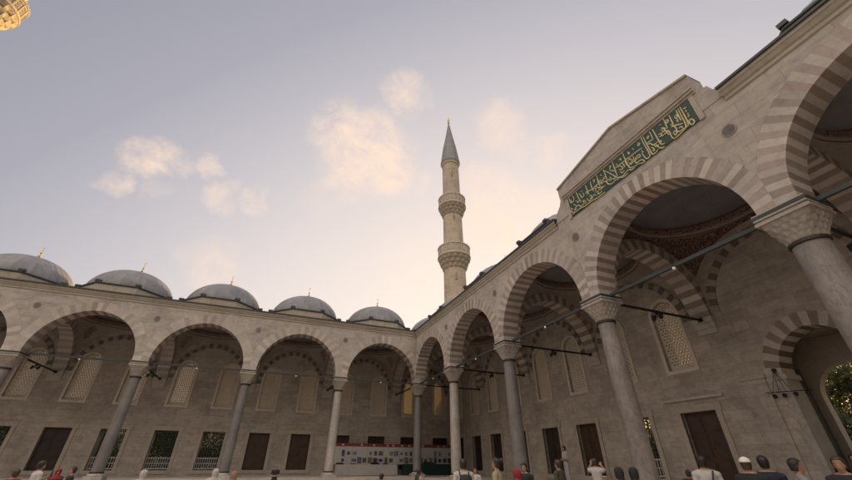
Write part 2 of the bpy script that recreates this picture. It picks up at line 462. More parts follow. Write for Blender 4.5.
    # doors and windows
    for i, c in enumerate(doors):
        kind = door_kinds[i]
        fb = MB()
        for s0, s1, z0, z1 in ((-1.0, -.78, .85, 3.38), (.78, 1.0, .85, 3.38), (-1.06, 1.06, 3.383, 3.66), (-1.06, 1.06, .62, .847)):
            fb.box((c+s0, WALL-.05, z0), (c+s1, WALL+.06, z1), 'door_frame', F)
        fr = fb.build('door_surround', root)
        if kind in 'cd':
            m = 'wood' if kind == 'c' else 'wood_dark'
            d = MB(); v = WALL+.22
            for s in (-1, 1):
                x0, x1 = sorted((c+s*.002, c+s*.78))
                d.box((x0, v, .86), (x1, v+.06, 3.37), m, F)
                for z0, z1 in ((.98, 1.55), (1.66, 2.5), (2.61, 3.25)):
                    d.box((x0+.09, v-.025, z0), (x1-.09, v+.01, z1), m, F)
                    d.box((x0+.15, v-.04, z0+.06), (x1-.15, v-.01, z1-.06), m, F)
            sh = d.build('wooden_shutter', root)
            k = MB(); k.lathe([(.0, -.03), (.03, -.02), (.03, .02), (0, .03)], 'bronze', 10, fn=lambda x, y, z: F(c+.06+x, v-.06+y, 2.0+z), cap=False)
            k.tube(F(c+.06, v-.04, 2.0), F(c+.06, v+.02, 2.0), .012, 'bronze'); k.build('door_knob', sh)
        else:
            d = MB(); v = WALL+.5
            for q in range(9):
                x = c-.72+q*.18; d.box((x-.014, v-.014, .85), (x+.014, v+.014, 3.38), 'grille', F)
            for q in range(13):
                z = .98+q*.19; d.box((c-.78, v-.017, z-.012), (c+.78, v+.017, z+.012), 'grille', F)
            d.build('iron_grille', root)
            d = MB(); v = WALL+.3
            for z in (.95, 1.62): d.box((c-.78, v-.02, z-.025), (c+.78, v+.02, z+.025), 'rail', F)
            for q in range(11):
                x = c-.75+q*.15; d.box((x-.016, v-.012, .97), (x+.016, v+.012, 1.6), 'rail', F)
            d.box((c-.78, v-.012, 1.26), (c+.78, v+.012, 1.30), 'rail', F)
            d.build('railing', root)
    for i, c in enumerate(wins):
        kind = win_kinds[i]
        I, _ = arch_pts(.62, .66, .1, 8); zs = .63/.66
        inner = [(c-.62, 5.15)]+[(c+s, 7.75+z*zs) for s, z in I]+[(c+.62, 5.15)]
        J, _ = arch_pts(.78, .83, .1, 8)
        outer = [(c-.78, 4.98)]+[(c+s, 7.75+z*zs) for s, z in J]+[(c+.78, 4.98)]
        fb = MB(); v = WALL-.045; n = len(inner)
        for q in range(n):
            r = (q+1) % n
            fb.poly([F(outer[q][0], v, outer[q][1]), F(outer[r][0], v, outer[r][1]), F(inner[r][0], v, inner[r][1]), F(inner[q][0], v, inner[q][1])], 'frame')
            fb.poly([F(outer[q][0], v, outer[q][1]), F(outer[r][0], v, outer[r][1]), F(outer[r][0], WALL+.01, outer[r][1]), F(outer[q][0], WALL+.01, outer[q][1])], 'frame')
            fb.poly([F(inner[q][0], v, inner[q][1]), F(inner[r][0], v, inner[r][1]), F(inner[r][0], WALL+.01, inner[r][1]), F(inner[q][0], WALL+.01, inner[q][1])], 'frame')
        fr = fb.build('window_frame', root)
        if kind == 'b':
            d = MB(); v = WALL+.13
            d.poly([F(x, v, z) for x, z in inner], 'blind'); d.build('window_panel', fr)
        else:
            # pierced plaster screen: rows of round-ended holes, a real plate with depth
            d = MB(); v0, v1 = WALL+.16, WALL+.22; S = .155; row = 0; z = 5.15
            Rh = S/math.sqrt(3)
            hx = [(math.cos(PI/6+q*PI/3), math.sin(PI/6+q*PI/3)) for q in range(6)]
            while z < 8.5:
                x = c-.70+(S/2 if row % 2 else 0)
                while x < c+.72:
                    if abs(x-c) < .66 and z < 7.85+.55*math.sqrt(max(0, 1-((x-c)/.64)**2)):
                        n0 = len(d.v); mk = d.mi('frame')
                        hr = .46 if abs(x-c) < .5 and z > 5.35 else .02
                        for rr, vv in ((Rh*1.002, v0), (Rh*hr, v0), (Rh*hr, v1)):
                            d.v += [F(x+rr*a_, vv, z+rr*b_) for a_, b_ in hx]
                        for q in range(6):
                            r_ = (q+1) % 6
                            d.f.append((n0+q, n0+r_, n0+6+r_, n0+6+q)); d.m.append(mk)
                            d.f.append((n0+6+q, n0+6+r_, n0+12+r_, n0+12+q)); d.m.append(mk)
                    x += S
                z += Rh*1.5; row += 1
            d.build('pierced_screen', fr)
            g = MB(); g.box((c-.62, WALL+.6, 5.15), (c+.62, WALL+.61, 8.3), 'glass' if right or i < 2 else 'glass_pale', F); g.build('window_pane', fr)
    # ---- vaults
    vb_bays = [(us[k]+.4, us[k+1]-.4, .45) for k in range(len(us)-1)]
    for k, (u0, u1, v0) in enumerate(vb_bays+([] if right else [(-5.95, -.4, .4)])):
        deep = right and k == 3
        corner = not right and k == len(vb_bays)
        cu = (u0+u1)/2; hu = (u1-u0)/2; v1 = WALL-.02; cv = (v0+v1)/2; hv = (v1-v0)/2
        rr = min(hu, hv)-.04; zr = 10.42
        rows = []; K = 128; T = 12
        for t in range(T+1):
            tt = t/T; r_ = []
            for q in range(K):
                th = 2*PI*q/K; cx, sx = math.cos(th), math.sin(th)
                m = min(hu/abs(cx) if abs(cx) > 1e-6 else 1e9, hv/abs(sx) if abs(sx) > 1e-6 else 1e9)
                bx, by = m*cx, m*sx
                if abs(abs(by)-hv) < 1e-6: zb = SPR+ext_z(hu-.03, RISE*hu/2.8, TH if by < 0 else .42, min(abs(bx), hu))
                else: zb = SPR+ext_z(2.63, 2.72, .5, min(abs(by), hv))
                zb = min(zb, zr-.02)
                x = bx+(rr*cx-bx)*tt; y = by+(rr*sx-by)*tt
                r_.append(F(cu+x, cv+y, zb+(zr-zb)*math.sin(tt*PI/2)))
            rows.append(r_)
        pd = MB(); n0 = len(pd.v)
        for r_ in rows: pd.v += r_
        da = [math.atan2(sy*hv, sx_*hu) % (2*PI) for sx_ in (1, -1) for sy in (1, -1)]
        for t in range(T):
            for q in range(K):
                th = 2*PI*(q+.5)/K; tt = (t+.5)/T
                m = 'orn_deep' if deep and .06 < tt < .95 else 'plaster'
                if not deep and any(((((th-d_+PI) % (2*PI))-PI)/.10)**2+((tt-.5)/.24)**2 < 1 for d_ in da): m = 'orn_ring'
                q2 = (q+1) % K
                pd.f.append((n0+t*K+q, n0+t*K+q2, n0+(t+1)*K+q2, n0+(t+1)*K+q)); pd.m.append(pd.mi(m))
        pd.build('pendentive', root, fixn=False)
        dm = MB()
        prof = [(rr, zr, 'orn_plain'), (rr, zr+.06, 'plaster'), (rr-.08, zr+.1, 'plaster'), (rr-.08, zr+.18, 'orn_ring'), (rr-.08, zr+.42, 'plaster'), (rr+.0, zr+.46, 'orn_plain'), (rr-.0, zr+.52, 'orn_ring')]
        R0 = rr
        for q in range(1, 15):
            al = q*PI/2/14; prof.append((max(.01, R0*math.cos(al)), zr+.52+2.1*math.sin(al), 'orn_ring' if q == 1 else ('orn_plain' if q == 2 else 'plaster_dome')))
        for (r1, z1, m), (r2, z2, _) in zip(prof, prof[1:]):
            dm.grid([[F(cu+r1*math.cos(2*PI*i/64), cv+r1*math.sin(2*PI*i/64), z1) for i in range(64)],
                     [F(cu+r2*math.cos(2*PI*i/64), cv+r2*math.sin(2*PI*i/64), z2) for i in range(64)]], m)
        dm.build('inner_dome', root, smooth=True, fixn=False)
        # outer drum + lead dome + finial
        dc = F(cu, cv-.2 if not corner else cv, 0); dz = -.38 if right else 0
        dr = MB(); ap = 2.92; Rv = ap/math.cos(PI/8)
        def octo(R, z): return [(dc[0]+R*math.cos(PI/8+i*PI/4), dc[1]+R*math.sin(PI/8+i*PI/4), z-oz) for i in range(8)]
        dr.grid([octo(Rv-.02, 11.1), octo(Rv-.02, 11.92)], 'cornice')
        dr.grid([octo(Rv+.0, 11.92), octo(Rv+.06, 11.95), octo(Rv+.06, 12.02), octo(Rv-.35, 12.12)], 'lead_dark')
        for i in range(8):
            x, y, z = octo(Rv-.08, 12.05)[i]; dr.box((x-.17, y-.12, z), (x+.17, y+.12, z+.15), 'lead_dark')
        drum = dr.build('dome_drum', root)
        do = MB(); seg = 144; rows = []; rl = random.Random(k*7+int(right))
        for q in range(0, 19):
            al = q*PI/2/18; r0 = 2.78*math.cos(al); zz = 11.95+dz+2.14*math.sin(al)
            rows.append([(dc[0]+(r0+(.035 if i % 4 == 0 else 0))*math.cos(2*PI*i/seg) if r0 > .2 else dc[0]+max(r0, .02)*math.cos(2*PI*i/seg),
                          dc[1]+(r0+(.035 if i % 4 == 0 else 0))*math.sin(2*PI*i/seg) if r0 > .2 else dc[1]+max(r0, .02)*math.sin(2*PI*i/seg), zz-oz) for i in range(seg)])
        do.grid(rows, 'lead')
        for j in range(18):
            for i in range(144): do.a[j*144+i] = random.Random(k*999+(i//4)*31+(j//(3+(i//4) % 2))).uniform(-.16, .14)
        dome = do.build('lead_dome', root, smooth=True, angle=60)
        fi = MB()
        fi.lathe([(.20, 0), (.14, .08), (.04, .16), (.035, .24), (.10, .32), (.10, .38), (.03, .46), (.03, .52), (.075, .58), (.075, .64), (.02, .70), (.015, .82), (.045, .87), (.012, .93), (.01, 1.0)],
                 'gold', 14, fn=lambda x, y, z: (dc[0]+x, dc[1]+y, 14.03+dz-oz+z))
        for i in range(10):
            a1 = -PI/2+.5+i*(2*PI-1.0)/10+PI/2*0; a1 = PI/2+.45+i*(2*PI-.9)/10; a2 = a1+(2*PI-.9)/10
            fi.tube((dc[0]+.07*math.cos(a1), dc[1], 15.10+dz-oz+.07*math.sin(a1)), (dc[0]+.07*math.cos(a2), dc[1], 15.10+dz-oz+.07*math.sin(a2)), .012, 'gold', 6)
        fi.build('finial', dome)
    # ---- columns
    for i, u in enumerate(us):
        if i == 0 and not first_column: continue
        m, r = col_mats[i]
        cm = MB(); cm.lathe([(r*1.14, .88-.0), (r*1.15, 1.5), (r*1.10, 3.6), (r*1.02, 5.4), (r, 6.0)], m, 40)
        p = F(u, 0, 0)
        def at(x, y, z): return (p[0]+x, p[1]+y, z-oz)
        cm.v = [at(*q) for q in cm.v]
        sh = cm.build('column', root, smooth=True)
        b = MB(); h = r*1.14+.14
        b.box((-h, -h, FLOOR), (h, h, .70), 'marble', at)
        b.lathe([(h*.95, .70), (h*.97, .74), (h*.9, .79), (r*1.18, .81), (r*1.18, .83)], 'marble', 40, fn=at)
        b.build('column_base', sh, smooth=True)
        for z0, z1, rr, nm in ((.83, .90, r*1.15+.035, 'foot_ring'), (5.96, 6.06, r+.045, 'neck_ring')):
            g = MB(); g.lathe([(rr-.02, z0), (rr, z0+.015), (rr, z1-.015), (rr-.02, z1)], 'bronze', 40, fn=at)
            g.build(nm, sh, smooth=True)
        c = MB(); n = 96; rows = []
        levels = 4
        hh = .52+(r-.28)*.8
        for lv in range(levels):
            for sub in range(5):
                tt = (lv+sub/4)/levels; z = 6.06+(6.66-6.06)*(lv+sub/4)/levels
                row = []
                for q in range(n):
                    th = 2*PI*q/n
                    e = 2+6*tt**1.6
                    k = (abs(math.cos(th))**e+abs(math.sin(th))**e)**(-1/e)
                    base = (r+.02)+(hh-.03-r-.02)*(lv+.25+.75*(sub/4)**.6)/levels
                    ph = (q*16/n+lv*.5) % 1
                    cell = abs(ph-.5)*2                      # 0 at the rib, 1 in the niche
                    sc = .055*(cell**.7)*(1-sub/4)**.5*(1 if lv else .6)
                    row.append((base*k*math.cos(th)-sc*math.cos(th), base*k*math.sin(th)-sc*math.sin(th), z))
                rows.append([at(*q_) for q_ in row])
        c.grid(rows, 'marble_cap')
        c.box((-hh, -hh, 6.66), (hh, hh, 6.74), 'marble_cap', at)
        c.box((-hh+.05, -hh+.05, 6.743), (hh-.05, hh-.05, 6.80), 'marble_cap', at)
        c.box((-hh+.01, -hh+.01, 6.803), (hh-.01, hh-.01, 6.977), 'light', at)
        c.build('capital', sh)
        g = MB(); k_ = hh+.012
        for q in ((-k_, -k_, k_, -k_+.02), (-k_, k_-.02, k_, k_), (-k_, -k_+.02, -k_+.02, k_-.02), (k_-.02, -k_+.02, k_, k_-.02)):
            g.box((q[0], q[1], 6.86), (q[2], q[3], 6.94), 'iron', at)
        g.build('iron_band', sh)
    # ---- tie rods
    for k in range(len(us)-1):
        g = MB(); g.box((us[k]+.56, -.05, 6.885), (us[k+1]-.56, .05, 6.995), 'iron', F); g.build('tie_beam', root)
    for k, u in enumerate(us):
        g = MB(); g.tube(F(u, .56, 6.9), F(u, 5.9, 6.9), .052, 'black_iron', 10); g.box((u-.09, 5.72, 6.82), (u+.09, 5.8, 6.98), 'black_iron', F)
        g.build('tie_rod', root)
    # platform with steps, part of the wing's footprint
    return root, F, (ox, oy, oz)

usL = [0, 6.5, 13, 19.5, 26, 32.5, 39.0]
usR = [0, 6.62, 13.24, 19.86, 26.2, 32.8, 39.4]
g_, w_, l_ = 'granite', 'marble', 'granite_light'
# bays listed from the corner outwards, two openings each
left, FL, oL = wing(WL, usL, ('long domed arcade facing the viewer with grey lead domes, seen on the left half', 'arcade', 'wings of the courtyard arcade'),
    True, [(g_, .27), (w_, .27), (g_, .28), (g_, .28), (l_, .28), (g_, .28), (g_, .28)],
    'dd'+'dd'+'cc'+'gg'+'gd'+'gc'+'gg', 'ss'+'bb'+'bb'+'bs'+'ss'+'ss'+'ss', False)
right, FR, oR = wing(WR, usR, ('tall striped arcade on the right with gabled inscription above its gate bay', 'arcade', 'wings of the courtyard arcade'),
    False, [None, (w_, .28), (g_, .29), (l_, .30), (l_, .35), (g_, .35), (g_, .3)],
    'dd'+'dd'+'dc'+'gc'+'cc'+'cc', 'bb'+'bb'+'bs'+'ss'+'bb'+'bb', True)
# ================================================================== gate bay of the right wing
GU = 23.03
def ring(b, n): return 'light' if b % 2 == 0 else 'dark'
gb = MB()
voussoirs(gb, FR, GU, 1.28, 4.3, 1.42, .52, WALL, 6.8, 10, lambda b, n: 'light' if b % 2 == 0 else ('pink', 'dark'), 3)
gb.build('gate_arch', right, fixn=False)
for s in (-1, 1):
    gb = MB(); x0, x1 = sorted((GU+s*1.28, GU+s*1.53)); gb.box((x0, 5.97, .45), (x1, 6.83, 4.297), 'marble', FR)
    x0, x1 = sorted((GU+s*1.20, GU+s*1.6)); gb.box((x0, 5.93, 4.12), (x1, 6.86, 4.29), 'light', FR)
    gb.build('gate_jamb', right)
gb = MB()
for s in (-1, 1):
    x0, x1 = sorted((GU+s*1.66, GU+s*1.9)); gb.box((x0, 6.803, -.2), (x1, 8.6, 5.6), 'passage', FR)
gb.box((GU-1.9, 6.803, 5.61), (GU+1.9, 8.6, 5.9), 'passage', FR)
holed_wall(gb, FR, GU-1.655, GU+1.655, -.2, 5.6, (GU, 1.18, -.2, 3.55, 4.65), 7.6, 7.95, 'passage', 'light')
gb.build('gate_passage', right, fixn=False)
for s in (-1, 1):
    d = MB(); v0 = 6.86; x0, x1 = sorted((GU+s*1.44, GU+s*1.54))
    d.box((x0, v0, .5), (x1, v0+.72, 4.6), 'door_green', FR)
    for z0, z1 in ((.7, 1.6), (1.75, 3.0), (3.15, 4.4)):
        y0, y1 = sorted((GU+s*1.42, GU+s*1.44-s*.001)); d.box((y0, v0+.1, z0), (y1, v0+.62, z1), 'door_green', FR)
    d.build('gate_door_leaf', right)
# flat marble panels beside the gate
for s in (-1, 1):
    gb = MB(); x0, x1 = sorted((GU+s*1.9, GU+s*2.75)); gb.box((x0, 5.95, .5), (x1, 6.02, 4.25), 'ashlar_in', FR)
    gb.box((x0-.04, 5.91, 4.253), (x1+.04, 6.02, 4.36), 'ashlar_in', FR)
    gb.build('wall_panel', right)
gb = MB(); gb.box((16.75, 5.90, 3.86), (19.45, 6.02, 3.96), 'light', FR); gb.build('door_hood', right)

# ---- gabled pediment with inscription
pts = [(19.02, 10.95), (19.08, 11.32), (19.22, 11.55), (19.42, 11.72), (19.52, 11.95), (19.50, 12.62), (22.95, 13.30), (26.02, 12.62), (26.0, 11.95), (26.10, 11.74), (26.32, 11.68), (26.34, 11.42), (26.50, 11.36), (26.52, 10.95)]
pb = MB()
pb.poly([FR(u, -.47, z) for u, z in pts], 'ashlar'); pb.poly([FR(u, .25, z) for u, z in reversed(pts)], 'ashlar')
for (a, b), (c, d) in zip(pts, pts[1:]+pts[:1]): pb.poly([FR(a, -.47, b), FR(c, -.47, d), FR(c, .25, d), FR(a, .25, b)], 'ashlar')
ped = pb.build('pediment', right)
cp = MB()
for (a, b), (c, d) in ((pts[5], pts[6]), (pts[6], pts[7])):
    cp.poly([FR(a, -.53, b-.02), FR(c, -.53, d-.02), FR(c, -.53, d+.06), FR(a, -.53, b+.06)], 'cornice')
    cp.poly([FR(a, -.53, b+.06), FR(c, -.53, d+.06), FR(c, .28, d+.06), FR(a, .28, b+.06)], 'lead')
    cp.poly([FR(a, -.53, b-.02), FR(c, -.53, d-.02), FR(c, -.46, d-.02), FR(a, -.46, b-.02)], 'cornice')
cp.build('coping', ped, fixn=False)
mo = MB()
for z0, z1, d in ((11.76, 11.84, .04), (11.843, 11.95, .09), (11.953, 12.01, .13)):
    mo.box((19.72, -.47-d, z0), (26.0, -.46, z1), 'cornice', FR)
mo.box((19.82, -.50, 10.70), (19.98, -.46, 11.757), 'cornice', FR); mo.box((25.74, -.50, 10.70), (25.9, -.46, 11.757), 'cornice', FR)
mo.build('moulding', ped)
ib = MB(); ib.box((20.0, -.495, 10.74), (25.72, -.455, 11.73), 'ins_green', FR)
ins = ib.build('inscription_panel', right)
STROKES = [[(-25.46,10.95),(-25.53,10.97),(-25.59,10.90),(-25.60,10.79),(-25.56,10.74),(-25.50,10.76),(-25.47,10.85),(-25.48,10.92),(-25.53,10.90)],
[(-25.50,11.12),(-25.57,11.09)],
[(-25.56,11.25),(-25.55,11.13)],
[(-25.50,11.51),(-25.56,11.49),(-25.61,11.48)],
[(-25.55,11.42),(-25.54,11.31)],
[(-25.45,11.67),(-25.45,11.29),(-25.44,10.94),(-25.41,10.83),(-25.32,10.80)],
[(-25.38,11.66),(-25.37,11.28),(-25.36,10.94),(-25.32,10.82),(-25.21,10.77),(-25.03,10.73),(-24.87,10.73)],
[(-25.31,11.67),(-25.30,11.29),(-25.30,11.17)],
[(-25.06,11.70),(-25.05,11.35),(-25.05,11.24)],
[(-24.86,11.75),(-24.85,11.41),(-24.83,11.27)],
[(-25.20,11.51),(-25.26,11.49),(-25.26,11.40),(-25.19,11.40),(-25.18,11.49)],
[(-25.18,11.30),(-25.22,11.17)],
[(-25.22,11.36),(-25.22,11.23)],
[(-24.89,11.58),(-24.95,11.60),(-24.96,11.50),(-24.90,11.48),(-24.89,11.58)],
[(-24.98,11.32),(-25.04,11.17),(-25.07,11.04),(-25.06,10.88),(-25.16,10.83),(-25.27,10.84)],
[(-24.96,11.21),(-25.06,11.18),(-25.19,11.09),(-25.31,11.02)],
[(-24.49,11.22),(-24.61,11.15),(-24.73,11.16),(-24.82,11.19),(-24.85,11.04),(-24.84,10.89),(-24.86,10.75)],
[(-24.68,11.46),(-24.74,11.36),(-24.77,11.15),(-24.80,10.99)],
[(-24.63,11.41),(-24.72,11.43),(-24.77,11.33),(-24.71,11.27),(-24.65,11.37)],
[(-24.93,10.96),(-24.97,10.82),(-25.03,10.87),(-25.01,10.97),(-24.93,10.97)],
[(-24.66,11.62),(-24.73,11.61)],
[(-25.14,10.96),(-25.21,10.97),(-25.24,10.87)],
[(-23.93,11.75),(-23.95,11.32),(-23.98,10.91),(-23.95,10.77),(-23.83,10.77),(-23.78,10.92),(-23.75,11.14)],
[(-24.01,11.72),(-24.03,11.30),(-24.05,10.89),(-24.08,10.76),(-24.21,10.75),(-24.30,10.78)],
[(-24.28,11.70),(-24.29,11.33)],
[(-24.40,11.70),(-24.42,11.33),(-24.44,10.97),(-24.49,10.85),(-24.58,10.85)],
[(-24.30,11.03),(-24.36,10.81),(-24.44,10.73),(-24.52,10.71)],
[(-23.10,11.36),(-23.35,11.34),(-23.60,11.33),(-23.83,11.32)],
[(-24.00,11.33),(-24.20,11.32),(-24.31,11.29)],
[(-24.13,11.58),(-24.20,11.55),(-24.14,11.48),(-24.12,11.56)],
[(-24.04,11.26),(-24.14,11.24),(-24.19,11.12),(-24.28,11.07),(-24.39,11.07)],
[(-24.13,11.05),(-24.18,10.94),(-24.17,10.85),(-24.12,10.92)],
[(-24.49,11.30),(-24.59,11.28),(-24.58,11.19),(-24.52,11.20)],
[(-24.58,11.27),(-24.73,11.26)],
[(-23.77,11.64),(-23.81,11.53),(-23.74,11.51),(-23.74,11.60)],
[(-23.50,11.60),(-23.53,11.50)],
[(-23.28,11.62),(-23.30,11.51)],
[(-23.07,11.34),(-23.09,11.10),(-23.23,11.02),(-23.35,11.04),(-23.45,11.10),(-23.58,11.15),(-23.66,11.12),(-23.64,11.03),(-23.56,11.06),(-23.42,11.02),(-23.45,10.89),(-23.58,10.90),(-23.67,10.86),(-23.73,10.74),(-23.62,10.74),(-23.49,10.81),(-23.31,10.83)],
[(-23.78,11.23),(-23.81,11.09)],
[(-23.40,11.28),(-23.43,11.18)],
[(-23.16,11.25),(-23.28,11.26),(-23.30,11.15)],
[(-24.47,11.07),(-24.50,10.98),(-24.45,10.97)],
[(-24.23,11.08),(-24.28,10.95),(-24.39,10.94)],
[(-23.09,11.75),(-23.10,11.40),(-23.12,11.04),(-23.19,10.89),(-23.32,10.84)],
[(-22.58,11.72),(-22.58,11.33),(-22.58,10.96)],
[(-22.11,11.70),(-22.12,11.38),(-22.12,11.06)],
[(-21.73,11.75),(-21.75,11.31)],
[(-22.12,11.66),(-22.28,11.41),(-22.43,11.15),(-22.57,10.91),(-22.76,10.82),(-22.98,10.87),(-23.17,10.86)],
[(-21.68,11.38),(-21.94,11.36),(-22.13,11.34)],
[(-22.58,11.37),(-22.85,11.36),(-23.09,11.35)],
[(-23.12,11.37),(-23.31,11.34),(-23.53,11.34)],
[(-23.31,11.58),(-23.33,11.49),(-23.28,11.48)],
[(-22.39,11.62),(-22.46,11.63),(-22.41,11.52),(-22.35,11.48)],
[(-21.91,11.61),(-21.96,11.49)],
[(-22.86,11.57),(-22.94,11.58),(-22.93,11.47)],
[(-22.70,11.52),(-22.73,11.42)],
[(-22.73,11.31),(-22.85,11.27),(-22.89,11.10),(-22.80,11.12),(-22.73,11.20)],
[(-22.95,11.32),(-22.98,11.18),(-22.96,11.09)],
[(-22.74,11.07),(-22.82,10.95),(-22.92,11.00)],
[(-22.37,11.42),(-22.46,11.37),(-22.54,11.25)],
[(-22.27,11.18),(-22.31,11.05),(-22.24,11.03),(-22.19,11.15)],
[(-22.36,11.03),(-22.44,10.95),(-22.49,11.04)],
[(-21.71,11.22),(-21.88,11.20),(-22.04,11.14),(-22.12,10.94),(-22.28,10.84),(-22.43,10.87),(-22.62,10.82)],
[(-21.54,11.32),(-21.62,11.14),(-21.80,11.02),(-21.98,10.97)],
[(-23.17,11.18),(-23.24,11.06),(-23.34,11.12),(-23.44,11.18)],
[(-23.04,10.91),(-23.19,10.79),(-23.32,10.78)],
[(-21.87,11.36),(-21.98,11.35),(-21.96,11.24)],
[(-22.64,10.89),(-22.76,10.77),(-23.02,10.76)],
[(-20.53,11.73),(-20.58,11.37),(-20.66,11.06)],
[(-20.08,11.74),(-20.10,11.50),(-20.15,11.36)],
[(-21.09,11.70),(-21.11,11.43),(-21.14,11.14)],
[(-21.37,11.67),(-21.36,11.39),(-21.40,11.10)],
[(-21.72,11.57),(-21.73,11.24),(-21.75,11.01)],
[(-20.29,11.70),(-20.34,11.52),(-20.26,11.39),(-20.16,11.44),(-20.16,11.58)],
[(-20.64,11.56),(-20.72,11.42),(-20.75,11.26),(-20.88,11.28),(-20.87,11.43)],
[(-20.76,11.55),(-20.90,11.52)],
[(-20.96,11.31),(-21.11,11.32),(-21.33,11.26),(-21.59,11.28),(-21.84,11.29),(-22.06,11.29)],
[(-21.03,11.38),(-21.09,11.27),(-21.03,11.19)],
[(-20.02,10.81),(-20.26,10.84),(-20.49,10.84),(-20.77,10.77),(-21.03,10.77),(-21.26,10.76),(-21.50,10.71),(-21.70,10.72),(-21.87,10.72)],
[(-20.23,11.25),(-20.33,11.15),(-20.33,10.97),(-20.19,10.95),(-20.37,11.03),(-20.50,11.03),(-20.58,10.89),(-20.79,10.92),(-20.76,11.07),(-20.88,10.99),(-20.86,10.83)],
[(-20.03,11.20),(-20.12,11.07),(-20.01,11.05),(-20.12,10.88),(-20.36,10.82)],
[(-21.12,11.04),(-21.21,11.04),(-21.22,10.91),(-21.12,10.94)],
[(-21.46,11.23),(-21.53,11.13),(-21.46,11.08)],
[(-21.46,11.01),(-21.58,10.96),(-21.56,10.84),(-21.67,10.83),(-21.78,10.88)],
[(-20.98,11.05),(-21.06,10.86),(-21.26,10.89),(-21.37,10.96),(-21.47,10.83)],
[(-21.49,11.61),(-21.58,11.59),(-21.51,11.46)],
[(-21.62,11.02),(-21.74,10.97),(-21.87,10.98)],
[(-20.41,11.33),(-20.52,11.16),(-20.59,11.24)],
[(-21.80,11.23),(-21.89,11.21),(-21.83,11.12)]]

tb = MB()
def ribbon(mb, pts, w, t0, t1, mat):
    # Catmull-Rom smoothed flat stroke, a little thicker mid-way as a reed pen leaves it
    P = [Vector((a, b)) for a, b in pts]
    if len(P) > 2:
        Q = [P[0]]+P+[P[-1]]; out = []
        for i in range(1, len(Q)-2):
            for k in range(5):
                t = k/5; a, b, c, d = Q[i-1], Q[i], Q[i+1], Q[i+2]
                out.append(.5*((2*b)+(c-a)*t+(2*a-5*b+4*c-d)*t*t+(-a+3*b-3*c+d)*t**3))
        out.append(P[-1]); P = out
    n = len(P); L = []; R = []
    for i in range(n):
        d = (P[min(n-1, i+1)]-P[max(0, i-1)])
        if d.length < 1e-6: d = Vector((1, 0))
        d.normalize(); nn = Vector((-d.y, d.x)); ww = w*(.72+.55*math.sin(PI*i/(n-1)))
        L.append(P[i]+nn*ww/2); R.append(P[i]-nn*ww/2)
    for i in range(n-1):
        for a, b, c, d in ((L[i], L[i+1], R[i+1], R[i]),):
            mb.poly([FR(-q.x, t0, q.y) for q in (a, b, c, d)], mat)
        mb.poly([FR(-L[i].x, t0, L[i].y), FR(-L[i+1].x, t0, L[i+1].y), FR(-L[i+1].x, t1, L[i+1].y), FR(-L[i].x, t1, L[i].y)], mat)
        mb.poly([FR(-R[i].x, t0, R[i].y), FR(-R[i+1].x, t0, R[i+1].y), FR(-R[i+1].x, t1, R[i+1].y), FR(-R[i].x, t1, R[i].y)], mat)
for k, s in enumerate(STROKES): ribbon(tb, s, .031, -.512-.0004*(k % 9), -.494, 'ins_gold')
tb.build('lettering', ins, fixn=False)

# ================================================================== ground
def structure(mb, name): return tag(mb.build(name), kind='structure')
g = MB(); g.box((-44, -70, GROUND-.2), (-.9, -.9, GROUND), 'pave'); structure(g, 'courtyard_paving')
g = MB(); g.poly([(-600, -600, GROUND-.21), (600, -600, GROUND-.21), (600, 600, GROUND-.21), (-600, 600, GROUND-.21)], 'grassmat'); structure(g, 'ground')
g = MB()
for d, z in ((.85, 0.0), (.55, .25)):
    g.box((-44, -.62-d+.3, GROUND-.1), (-.62-d+.3, -.3, z-.003*d), 'marble'); g.box((-.62-d+.3, -44, GROUND-.1), (-.3, -.32, z-.004-.003*d), 'marble')
structure(g, 'portico_step')
g = MB(); g.box((-44, -.62, -.3), (6.0, 6.0, FLOOR), 'pave'); g.box((-.62, -44, -.3), (8.6, -.62, FLOOR-.004), 'pave'); structure(g, 'portico_floor')

